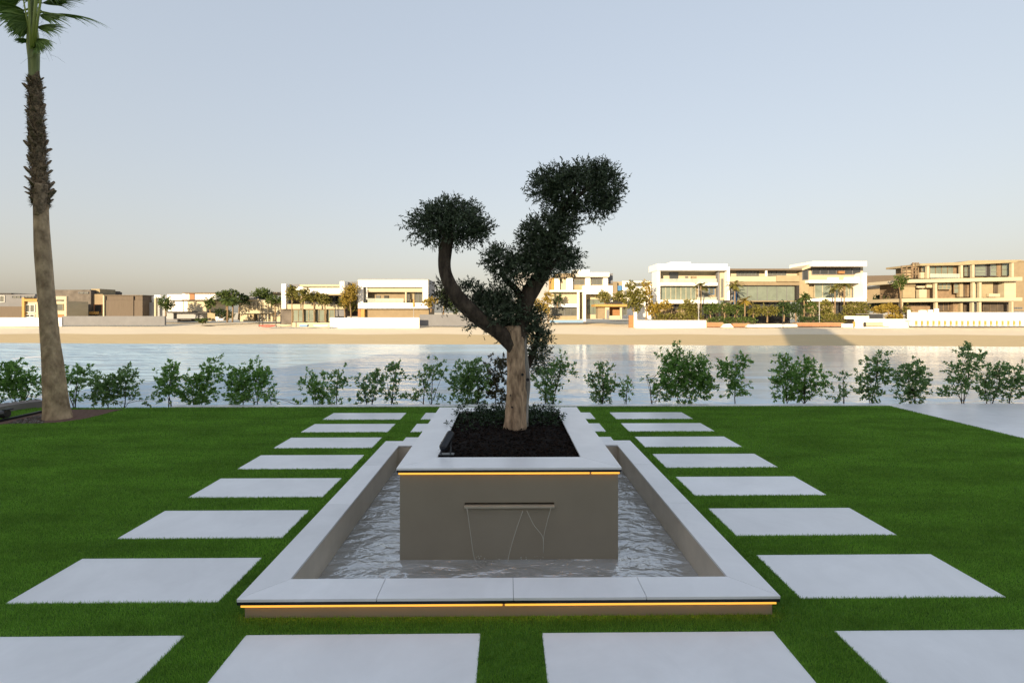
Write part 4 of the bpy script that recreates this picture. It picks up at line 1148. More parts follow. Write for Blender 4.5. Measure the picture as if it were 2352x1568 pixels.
# --- box frame villa
h = House('box_frame_villa', 'cream two-storey villa with a floating rectangular box frame', 'villa', 99, T2, 1205, 1990)
h.box('frame_top', 'white', 1208, 222, 1962, 296, 0, 9); h.box('frame_side', 'white', 1208, 296.5, 1262, 528, 0, 9); h.box('frame_side', 'white', 1905, 296.5, 1962, 528, 0, 9); h.box('frame_sill', 'white', 1262.5, 468, 1904.5, 528, 0, 9)
h.box('parapet_cap', 'cream', 1208, 214, 1966, 221.5, -.05, 9); h.box('shadow_slot', 'fascia', 1262.5, 297, 1904, 303, .8, 9)
h.box('inner_lintel', 'cream', 1310, 303.5, 1904, 350, .9, 9); h.box('back_wall', 'tan', 1262.5, 350.5, 1904, 467, 2.6, 9); h.box('glazed_corner', 'glass', 1263, 304, 1296, 467, .7, 2); h.box('post', 'white', 1298, 304, 1309, 430, .7, 1.1)
h.box('column', 'cream', 1715, 351, 1730, 467, .6, 1.1); h.win(1405, 388, 1448, 416, 2.58); h.box('dark_opening', 'dark', 1490, 388, 1536, 420, 2.4, 2.59); h.rail(1310, 418, 1700, 467, .5, 5); h.box('sunlit_panel', 'sandst', 1770, 352, 1815, 430, 2.3, 2.59); h.win(1735, 352, 1765, 466, 2.58); h.win(1822, 352, 1900, 466, 2.58, 2)
h.box('ground_wall', 'tan', 1280, 529, 1970, 628, 1.2, 9); h.box('pier', 'ochre', 1238, 536, 1278, 622, .4, 1.6); h.box('side_pier', 'terra', 1208, 536, 1237, 622, 1.2, 6)
h.box('side_screen', 'white_grey', 1963, 222, 1985, 528, 1.5, 8.5)
# --- white house right of the tree
h = House('grey_side_building', 'tall pale grey building side glimpsed between olive limbs', 'house', 112, T3, 120, 360)
h.box('wall', 'white_grey', -40, 140, 352, 690, 0, 8); h.win(290, 200, 345, 230, -.02, 3)
h = House('white_three_storey_house', 'white three-storey cube house right of the olive tree', 'villa', 100, T3, 340, 1015)
h.box('roof', 'white', 640, 140, 975, 186, -.4, 8); h.box('roof_stack', 'white', 590, 112, 762, 139, 2, 5); h.box('roof_edge', 'fascia', 380, 187, 960, 196, -.1, 8); h.box('accent_panel', 'ochre', 350, 196, 379, 328, 0, 6); h.box('roof_terrace', 'tan', 390, 150, 600, 186, 3, 7)
h.box('upper_wall', 'white', 380, 197, 440, 328, .2, 8); h.box('recess_panel', 'cream', 441, 197, 512, 328, .9, 8); h.box('upper_wall', 'white', 513, 197, 582, 328, .2, 8); h.box('recess_panel', 'sandst', 583, 197, 716, 328, .9, 8); h.box('upper_wall', 'white', 717, 197, 770, 280, .2, 8); h.box('recess_panel', 'cream', 771, 197, 908, 280, .9, 8); h.box('upper_wall', 'white', 909, 197, 960, 280, .2, 8)
h.win(595, 215, 705, 270, .88, 2); h.win(785, 210, 895, 272, .88, 2)
h.box('roof_plant', 'midgrey', 962, 150, 1012, 255, 2, 5)
h.box('floor_slab', 'white', 335, 329, 692, 348, -.5, 8); h.box('portal_beam', 'white', 692.5, 281, 1010, 372, -.7, 8); h.box('portal_post', 'white', 692.5, 372.5, 722, 676, -.7, .2); h.box('portal_post', 'white', 985, 372.5, 1010, 480, -.7, 8)
h.box('middle_wall', 'cream', 360, 349, 628, 476, 1.4, 8); h.box('post', 'white', 629, 349, 652, 642, -.3, .2); h.box('middle_wall', 'sandst', 653, 349, 692, 640, 1.2, 8); h.box('inner_wall', 'cream', 723, 373, 984, 640, 1.8, 8); h.win(735, 430, 980, 590, 1.78, 4, 1, 'midgrey', 'glass_g')
h.box('floor_slab', 'white', 350, 477, 640, 512, .2, 8); h.win(360, 514, 628, 606, 1.2, 4, 1, 'midgrey', 'glass'); h.box('ground_wall', 'cream', 350, 512.5, 628, 642, 1.4, 8); h.box('terrace_plinth', 'sandst', 335, 607, 628, 648, .4, 1.1)
o = House('pool_wall', 'low blue pool wall in front of the white cube house', 'pool wall', 97, T3, 335, 695)
o.box('wall', 'poolblue', 335, 652, 693, 680, 0, .4); o.box('coping', 'cream', 330, 647, 695, 651.5, -.1, .5)
h = House('beach_kiosk', 'small beach kiosk with an ochre flat roof', 'kiosk', 95, T3, 820, 1190)
h.box('roof', 'ochre', 820, 482, 1165, 508, -.6, 3.5); h.box('roof_plant', 'dark', 940, 458, 1110, 478, .6, 2.5); h.box('post', 'tan', 850, 509, 925, 636, .4, 2.5); h.box('door_frame', 'cream', 930, 509, 975, 640, 0, 2.6); h.box('door', 'midgrey', 944, 540, 972, 636, -.06, -.005); h.box('counter', 'cream', 976, 605, 1090, 645, -.2, 2); h.box('back_wall', 'wood', 976, 509, 1110, 604, 2, 2.6); h.box('post', 'cream', 1090, 509, 1112, 640, 0, .4); h.win(1115, 515, 1165, 600, .6)
h = House('stepped_block', 'distant white stepped block with tan and blue balconies', 'house', 130, T3, 1020, 1480)
h.box('wall', 'white', 1115, 235, 1425, 640, 0, 8); h.box('tan_tower', 'tan', 1015, 240, 1060, 640, -1, 6); h.box('balcony', 'blue', 1062, 282, 1108, 335, -.6, 2); h.box('wall', 'sandst', 1061, 240, 1114, 640, .2, 6); h.win(1140, 265, 1210, 300, -.02, 3); h.win(1250, 250, 1400, 290, -.02, 5); h.box('grey_wing', 'midgrey', 1427, 262, 1475, 640, 1, 8); h.win(1135, 335, 1165, 395, -.02); h.box('rounded_bay', 'white', 1345, 320, 1400, 500, -1.5, -.05)

# --- large three-part villa
h = House('three_part_villa', 'large white three-part villa with glass centre and framed wings', 'villa', 101, T4, 148, 2155)
h.box('roof', 'white', 148, 120, 822, 183, -1.0, 5); h.box('roof_stack', 'white', 275, 104, 470, 119.5, .5, 3.5); h.box('frame_side', 'white', 148, 183.5, 177, 500, -.6, 3); h.box('frame_sill', 'white', 177.5, 466, 725, 500, -.6, 5); h.box('floor_slab', 'white', 177.5, 298, 727, 329, -.6, 5)
h.box('terrace_wall', 'cream', 178, 184, 742, 297.5, 2.6, 6); h.box('dark_door', 'glass_d', 267, 200, 350, 297, 2.45, 2.59); h.win(415, 240, 442, 256, 2.58); h.box('pillar', 'midgrey', 727.5, 184, 745, 470, .2, 1.2); h.rail(182, 262, 720, 297, -.3, 7); h.box('planter_tub', 'tan', 480, 240, 527, 297, .3, 1); h.box('bench', 'sandst', 365, 272, 470, 297, 1, 1.8)
h.box('inner_wall', 'sandst', 178, 330, 727, 465, 1.6, 6); h.win(180, 332, 518, 464, 1.0, 7, 1, 'cream', 'glass_g'); h.win(640, 345, 692, 415, 1.58, 1, 1, 'blue', 'glass'); h.win(540, 345, 630, 440, 1.58, 2, 1); h.rail(530, 438, 720, 465, -.3, 2)
h.box('bay_wall', 'cream', 746, 184, 841, 466, .6, 5); h.box('bay_fin', 'white', 822.5, 150, 843, 470, -1, .5); h.win(758, 262, 780, 440, .58); h.win(790, 235, 816, 440, .58, 1, 3)
h.box('roof', 'fascia', 844, 166, 1534, 183, -.4, 6); h.box('upper_wall', 'cream', 844, 183.5, 1600, 238, 1.8, 6); h.win(905, 188, 1120, 236, 1.78, 6); h.win(1200, 190, 1380, 236, 1.78, 4); h.box('roof_post', 'white', 1186, 184, 1202, 238, -.2, .1)
h.box('balcony_front', 'cream', 844, 239, 1290, 291, -.3, 6); h.box('balcony_front', 'sandst', 1291, 232, 1508, 289, -.5, 6); h.box('spandrel', 'tan', 844, 292, 1508, 326, -.1, 6); h.box('dark_jamb', 'dark', 1482, 327, 1508, 472, .1, 2)
h.win(915, 328, 1480, 472, .9, 6, 1, 'midgrey', 'glass_g'); h.box('curtain', 'curtain', 920, 346, 1240, 471, 1.1, 1.3); h.box('inner_wall', 'midgrey', 845, 327, 1481, 473, 2.6, 6); h.box('blue_screen', 'blue', 884, 375, 910, 505, -.3, 0)
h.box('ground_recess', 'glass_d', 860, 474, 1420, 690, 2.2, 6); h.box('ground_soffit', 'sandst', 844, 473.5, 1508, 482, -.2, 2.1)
h.box('link_wall', 'sandst', 1509, 190, 1600, 470, .9, 6); h.win(1535, 180, 1592, 275, .88, 1, 1, 'midgrey', 'glass_d'); h.poly('roof', 'cream', [(1535, 165), (1631, 116), (1631, 152), (1535, 184)], -.2, 6)
h.box('roof', 'white', 1632, 96, 2155, 145, -1.1, 7); h.box('soffit', 'fascia', 1632, 145.5, 2120, 152, -.7, 6); h.win(1626, 153, 2090, 222, 1.6, 6, 1, 'midgrey', 'glass_d'); h.box('upper_wall', 'cream', 1601, 153, 2119, 274, 1.8, 6); h.box('chest', 'wood', 1885, 188, 1945, 214, 1.0, 1.4)
h.box('floor_slab', 'white', 1600, 275, 2085, 303, -.4, 6); h.box('balcony_upstand', 'white', 1782, 250, 1886, 274.5, -.3, 0); h.box('balcony_upstand', 'white', 1940, 248, 2083, 274.5, -.3, 0); h.box('frame_side', 'white', 2121, 205, 2155, 480, -.8, 6); h.box('inner_side', 'cream', 2086, 205, 2120.5, 444, .6, 6)
h.box('frame_sill', 'white', 1700, 447, 2120.5, 480, -.8, 6); h.box('frame_sill', 'white', 1560, 455, 1699.5, 478, -.5, 6); h.box('inner_wall', 'sandst', 1601, 304, 2085, 446, 2.2, 6); h.win(1650, 306, 1880, 445, 1.5, 3, 1, 'cream', 'glass_g'); h.win(1920, 380, 1938, 440, 2.18); h.win(2010, 355, 2056, 442, 2.18, 1, 1, 'midgrey', 'glass_d'); h.win(1945, 306, 2000, 440, 2.18, 2, 1, 'cream', 'glass_g')
h.box('ground_wall', 'tan', 150, 500.5, 843, 690, 2.4, 6); h.win(280, 505, 360, 560, 2.38, 2, 1, 'dark', 'glass_d'); h.win(560, 505, 700, 640, 2.38, 3, 1, 'dark', 'glass_d'); h.box('ground_wall', 'sandst', 1601, 480.5, 2120, 690, 2.6, 6); h.win(1840, 484, 1940, 660, 2.58, 2, 1, 'dark', 'glass_d')
for x in (538, 740, 1695): h.box('ground_post', 'white_grey', x, 501, x + 16, 655, -.2, .1)
h = House('brown_roof_building', 'distant brown building with sloping roof between two villas', 'house', 135, T5, 660, 1040)
h.poly('upper_mass', 'brownclad', [(640, 322), (1040, 314), (1040, 372), (640, 442)], 0, 8); h.poly('window_strip', 'glass_d', [(650, 443), (940, 408), (940, 445), (650, 470)], .6, 6); h.box('lower_wall', 'tan', 640, 446, 1060, 700, 1.0, 8); h.poly('louvre', 'fascia', [(770, 378), (915, 352), (915, 366), (770, 388)], -.1, -.005)
# --- unfinished three-storey house at right
h = House('unfinished_villa', 'three-storey unfinished sand-coloured villa with open slabs at right', 'villa', 97, T5, 1040, 2350)
h.poly('floor_slab', 'cream', [(1062, 400), (1090, 362), (2335, 334), (2335, 376)], -1.2, 9); h.poly('floor_slab', 'cream', [(1030, 606), (1030, 568), (2335, 556), (2335, 592)], -1.2, 9)
h.poly('roof', 'sandst', [(1235, 214), (1235, 192), (1650, 178), (1780, 158), (2350, 150), (2240, 180), (1650, 208)], -.8, 8)
h.box('corner_column', 'cream', 1030, 607, 1050, 782, -1.0, -.4); h.box('corner_column', 'cream', 2220, 600, 2240, 712, -1.0, -.4)
for x, y0, y1 in [(1395, 398, 568), (1800, 390, 562), (1872, 388, 560), (2220, 176, 335), (1672, 200, 345), (1796, 190, 340), (1400, 600, 716), (1870, 600, 712), (1310, 210, 350)]: h.box('column', 'cream', x, y0, x + 24, y1, -.6, -.1)
h.box('back_wall', 'tan', 1240, 205, 2210, 345, 1.6, 8); h.box('back_wall', 'rawbrick', 1050, 395, 2140, 565, 1.8, 8); h.box('end_wall', 'cream', 2140.5, 380, 2265, 558, .2, 8); h.box('back_wall', 'brownclad', 1100, 606, 2220, 716, 2.0, 8)
h.win(1330, 215, 1590, 342, .8, 4, 1, 'rawbrick', 'glass_g'); h.win(1700, 200, 1785, 330, .9, 2, 3, 'fascia', 'glass_g'); h.win(1820, 190, 1940, 325, .9, 1, 4, 'midgrey', 'glass_g'); h.win(1982, 190, 2060, 325, .9, 1, 3, 'midgrey', 'glass_g'); h.win(2105, 185, 2190, 325, .9, 1, 2, 'fascia', 'glass_g'); h.box('timber_infill', 'rawbrick', 2062, 188, 2103, 330, .7, 1.4); h.box('dark_infill', 'dark', 1942, 190, 1980, 330, .9, 1.5)
h.box('timber_infill', 'rawbrick', 1590, 205, 1670, 340, .9, 1.5); h.box('small_panel', 'cream', 1240, 285, 1330, 348, .2, .8); h.win(1240, 222, 1305, 280, .9, 1, 2, 'rawbrick', 'glass_g')
for x0, x1, y0, y1 in [(1035, 1145, 215, 345), (1155, 1215, 180, 345)]:   # scaffolding towers
    for i in range(3): h.box('scaffold_pole', 'rawbrick', x0 + (x1 - x0) * i / 2, y0, x0 + (x1 - x0) * i / 2 + 7, y1, .3, .5)
    for i in range(4): h.box('scaffold_rail', 'rawbrick', x0, y0 + (y1 - y0) * i / 4, x1 + 7, y0 + (y1 - y0) * i / 4 + 6, .15, .29)
h.box('scaffold_panel', 'sandst', 1072, 250, 1140, 345, .6, 1.2); h.box('scaffold_panel', 'sandst', 1158, 190, 1210, 240, .6, 1.2)
h.rail(1340, 300, 1660, 346, -.9, 6); 
h.box('yellow_curtain', 'sandst', 1060, 405, 1185, 432, .4, .6); h.box('dark_infill', 'dark', 1185, 405, 1300, 440, .6, 1.7); h.box('panel', 'cream', 1225, 470, 1305, 562, .4, 1.2); h.box('panel', 'cream', 1205, 432, 1285, 452, .3, .59); h.box('panel', 'cream', 1305, 405, 1395, 450, .3, .6); h.box('panel', 'sandst', 1050, 435, 1180, 562, .9, 1.7)
h.win(1425, 402, 1560, 470, .9, 3, 2, 'sandst', 'glass_g'); h.win(1590, 400, 1655, 512, .9, 1, 2, 'rawbrick', 'glass_g'); h.box('dark_opening', 'shade', 1700, 400, 1795, 552, 1.0, 1.7); h.box('timber_infill', 'rawbrick', 1740, 420, 1800, 550, .5, .99); h.box('panel', 'sandst', 1660, 400, 1698, 550, .5, 1.2); h.box('panel', 'sandst', 1900, 395, 2020, 556, .8, 1.7); h.win(2022, 390, 2135, 520, 1.5, 3, 1, 'fascia', 'shade'); h.box('panel', 'cream', 1975, 515, 2095, 550, .2, .7); h.box('pier', 'cream', 1828, 392, 1860, 560, .4, 1)
h.box('low_timber', 'rawbrick', 1100, 650, 1340, 718, 1.2, 1.9); h.win(1100, 610, 1300, 648, 1.7, 3, 1, 'fascia', 'shade'); h.win(1340, 615, 1395, 690, 1.7, 1, 1, 'fascia', 'shade'); h.box('timber_infill', 'rawbrick', 1590, 612, 1665, 716, .9, 1.8); h.win(1425, 612, 1585, 700, 1.7, 3, 1, 'rawbrick', 'shade'); h.box('ochre_pier', 'sandst', 1668, 612, 1695, 714, .3, .9); h.win(1700, 612, 1775, 710, 1.7, 2, 1, 'fascia', 'shade'); h.win(1815, 612, 1862, 710, .8, 1, 1, 'midgrey', 'glass_g'); h.box('pier', 'cream', 1796, 606, 1814, 712, -.4, .2); h.win(1905, 612, 2210, 705, 1.7, 4, 1, 'fascia', 'shade')
h = House('plain_side_building', 'plain beige building at the right frame edge behind the unfinished villa', 'house', 112, T5, 2250, 2700)
h.box('wall', 'tan', 2245, 165, 2720, 700, 0, 8); h.win(2245, 660, 2330, 680, -.02, 3); h.box('roof_cap', 'sandst', 2240, 158, 2720, 164.5, -.3, 8)

# --- boundary walls on the beach
def wall(name, label, T, x0, y0, x1, y1, Y, m, th=.4, cap=None):
    o = House(name, label, 'wall', Y, T, x0, x1)
    o.box('wall_panel', m, x0, y0, x1, y1 + 25, 0, th)
    if cap: o.box('wall_cap', cap, x0 - 1, y0 - 4, x1 + 1, y0 - .2, -.06, th + .06)
    return o
wall('beach_wall', 'bright white beach wall at the far left behind the palm', T1, -300, 686, 590, 745, 94, 'white')
wall('beach_wall', 'long grey beach wall in front of the brown block houses', T1, 593, 672, 1576, 735, 94.2, 'midgrey')
wall('beach_wall', 'bright white beach wall below the box frame villa', T2, 905, 626, 1868, 722, 90.5, 'white')
wall('beach_wall', 'grey beach wall left of the olive trunk', T2, 1872, 592, 2700, 690, 93, 'midgrey')
o = wall('beach_wall', 'white beach wall with a short end pillar left of the three-part villa', T3, 1262, 655, 2018, 715, 90.5, 'white'); o.box('end_pillar', 'white', 1248, 566, 1272, 735, -.2, .6)
wall('side_gate', 'narrow brown timber gate beside the pillar of the white wall', T3, 1186, 600, 1247, 720, 91.2, 'wood')
wall('beach_wall', 'low white plinth at the beach end of the glazed villa', T2, 500, 680, 904, 712, 93, 'cream')
o = wall('beach_wall', 'stepped white beach wall under the unfinished villa at right', T5, 1112, 716, 2800, 800, 90, 'white')
for a, b, t in [(1112, 1130, 690), (1235, 1303, 693), (1335, 1372, 688), (1402, 1436, 675)]: o.box('wall_step', 'white', a, t, b, 715.6, 0, .4)
for i in range(24):     # buttresses along the foot of the wall with sand-coloured bays between
    x = 1150 + i * 62
    o.box('buttress', 'white', x, 806, x + 28, 862, -.9, -.2)
    o.box('bay_panel', 'ochre', x + 28.5, 812, x + 61.5, 850, -.75, -.3)
o.box('wall_foot', 'white', 1112, 788, 2800, 805.5, -1.0, -.1)
o = wall('beach_wall', 'broken white beach wall with doors right of the three-part villa', T5, 540, 788, 1110, 868, 90.3, 'white'); o.box('wall_panel', 'white', 430, 756, 684, 787, .6, 1); o.box('wall_panel', 'white', 408, 838, 512, 880, -.2, .4); o.box('door', 'ochre', 516, 815, 538, 868, .1, .3); o.box('bench_block', 'cream', 655, 822, 840, 862, -1, -.3); o.box('bench_block', 'white', 842, 808, 925, 862, -1.2, -.3); o.box('dark_gap', 'dark', 646, 825, 654, 868, -.9, -.4)
o = House('glass_fence', 'dark glass fence panel on the broken white wall', 'fence', 92, T5, 684, 840); o.box('pane', 'glass_d', 686, 737, 832, 782, 0, .06); o.box('top_rail', 'midgrey', 545, 730, 838, 736, -.04, .1); o.box('post', 'midgrey', 833, 737, 840, 785, -.04, .1)
def lowbed(label, T, x0, y0, x1, y1, Y):
    o = House('brick_planter', label, 'planter', Y, T, x0, x1, 'terracotta planters on the beach'); o.box('wall', 'terra', x0, y0, x1, y1, 0, 1.2); o.box('cap', 'sandst', x0 - 2, y0 - 4, x1 + 2, y0 - .2, -.06, 1.26); o.box('soil', 'soil', x0 + 3, y0 - 5, x1 - 3, y0 - 4.2, .1, 1.1)
lowbed('terracotta planter left of the thin white sunshade base', T4, 605, 684, 780, 722, 90.8)
lowbed('terracotta planter in front of the glass centre', T4, 872, 692, 1030, 722, 90.8)
lowbed('long terracotta planter below the right wing', T4, 1482, 686, 1930, 716, 90.8)
def mound(label, T, pts, Y, m='white'):
    o = House('beach_sofa', label, 'beach furniture', Y, T, pts[0][0], pts[-1][0]); o.poly('seat', m, pts, 0, 1.0); x0, x1 = pts[0][0], pts[-1][0]; o.box('base', 'sandst', x0 + 4, pts[0][1] + .5, x1 - 4, pts[0][1] + 8, .1, .9)
mound('white covered lounge seat on sand before the left terracotta planter', T4, [(772, 728), (800, 696), (850, 694), (880, 728)], 90)
mound('long low white covered sofa on the sand before the glass centre', T4, [(1005, 724), (1035, 700), (1340, 697), (1345, 728)], 90)
mound('short white covered lounger right of the dark pole', T4, [(1358, 726), (1372, 698), (1486, 697), (1494, 724)], 90)

# --- poles, parasols and beach clutter
def pole(name, label, T, x, y0, y1, Y, m, r=.06, cat='pole'):
    a = P(*T(x, y1), Y); b = P(*T(x, y0), Y)
    e = empty(name, tuple(a), label, cat)
    MB().tube([a - Vector((0, 0, .5)), b], [r, r * .8], 8).build('shaft', M[m], e)
    MB().tube([a, a + Vector((0, 0, .15))], [r * 2.6, r * 2.2], 8).build('base', M[m], e)
    return e, a, b
pole('garden_pole', 'thin white garden pole with splayed base right of the centre', T4, 1700, 455, 712, 92, 'white_grey', .08)
pole('garden_pole', 'dark short pole standing on the beach before the glass centre', T4, 1350, 590, 728, 91, 'dark', .07)
pole('garden_pole', 'pale pole before the left wing of the three-part villa', T4, 545, 335, 655, 93, 'white_grey', .08)
e, a, b = pole('beach_parasol', 'closed yellow beach parasol before the box frame villa', T2, 1808, 430, 622, 94, 'white_grey', .05, 'parasol')
c = P(*T2(1812, 515), 94)
MB().tube([c, c + (b - c) * .25, c + (b - c) * .85, b + Vector((0, 0, .1))], [.16, .24, .16, .03], 10, .12, 2).build('canopy', M['ochre'], e, smooth=True)
def hull(label, T, x0, y0, x1, y1, Y, m, cat='boat', name='beached_kayak'):
    p = P(*T(x0, (y0 + y1) / 2), Y); q = P(*T(x1, (y0 + y1) / 2), Y); hgt = abs(P(*T(x0, y0), Y).z - P(*T(x0, y1), Y).z) / 2
    e = empty(name, tuple((p + q) / 2 - Vector((0, 0, hgt))), label, cat)
    MB().tube([p.lerp(q, t) + Vector((0, 0, hgt * (abs(t - .5) * 2) ** 3 * .6)) for t in np.linspace(0, 1, 11)], [hgt * max(.12, math.sin(math.pi * min(max(t, .03), .97)) ** .5) for t in np.linspace(0, 1, 11)], 10).build('hull', M[m], e, smooth=True)
    m_ = p.lerp(q, .5)
    MB().box(m_.x - .4, m_.x + .4, m_.y - hgt * .5, m_.y + hgt * .5, m_.z + hgt * .9, m_.z + hgt * 1.05).build('cockpit', M['dark'], e)
hull('red kayak lying on the sand before the glazed villa', T2, 140, 704, 320, 728, 88, 'red')
hull('dark red and cream dinghy lying beside the red kayak', T2, 330, 695, 500, 724, 89, 'cream')
hull('white paddleboard lying left of the bright wall', T2, 728, 702, 895, 726, 88.5, 'white')
hull('thin dark driftwood log lying on the left beach', T1, 1925, 757, 2075, 769, 86, 'dark', 'log', 'driftwood')
o = House('storage_crate', 'blue and white storage crates on the sand', 'crate', 89, T2, 575, 662); o.box('body', 'blue', 577, 704, 660, 724, 0, .8); o.box('lid', 'white', 575, 700, 662, 703.6, -.05, .85)
o = House('beach_frame', 'dark metal volleyball frame standing behind the red kayak', 'frame', 90, T2, 135, 500)
for x in (138, 178, 322, 372): o.box('post', 'dark', x, 600, x + 7, 726, 0, .12)
o.box('cross_bar', 'dark', 145.5, 606, 371, 611, .02, .1)
o = House('lounge_set', 'white outdoor lounge set left of the trees before the cream house', 'furniture', 97, T1, 1980, 2240); o.box('screen', 'sandst', 1985, 640, 2058, 720, .5, .8); o.box('seat', 'white', 2062, 678, 2090, 725, 0, .8); o.box('seat', 'white', 2098, 695, 2135, 715, 0, .8); o.box('dark_chair', 'dark', 1980, 690, 2004, 712, -.5, 0)

# --- far vegetation
def far_tree(label, px, py_base, blobs, Y, lm, trunk=True, name='garden_tree', group='garden trees across the water', cat='tree', leaf=.26, den=1.0, T=T0):
    a = P(px, py_base, Y)
    e = empty(name, tuple(a), label, cat, group)
    k = Y / F
    bl = [(tuple(P(c[0], c[1], Y + random.uniform(-.6, .6))), (c[2] * k, (c[2] + c[3]) * .5 * k, c[3] * k)) for c in blobs]
    b_, a_, tw = sprig_points(bl, 6.5 * den, int(px * 7) % 9973, 7, .45, .7, .3, .4)
    v, f = leaves_mesh(b_, a_, leaf * 1.25, leaf * .8, .2, int(px) % 997)
    mesh_obj('crown', v, f, M[lm], e)
    if trunk:
        mbt = MB()
        fork = a.lerp(Vector(bl[0][0]), .55)
        mbt.tube([a - Vector((0, 0, .4)), a.lerp(fork, .5) + Vector((.06, 0, 0)), fork], [.17, .14, .11], 7)
        for c, _ in bl: mbt.tube([fork, fork.lerp(Vector(c), .5) + Vector((0, 0, .15)), Vector(c)], [.09, .07, .03], 5)
        mbt.build('trunk', M['trunk_far'], e)
    return e
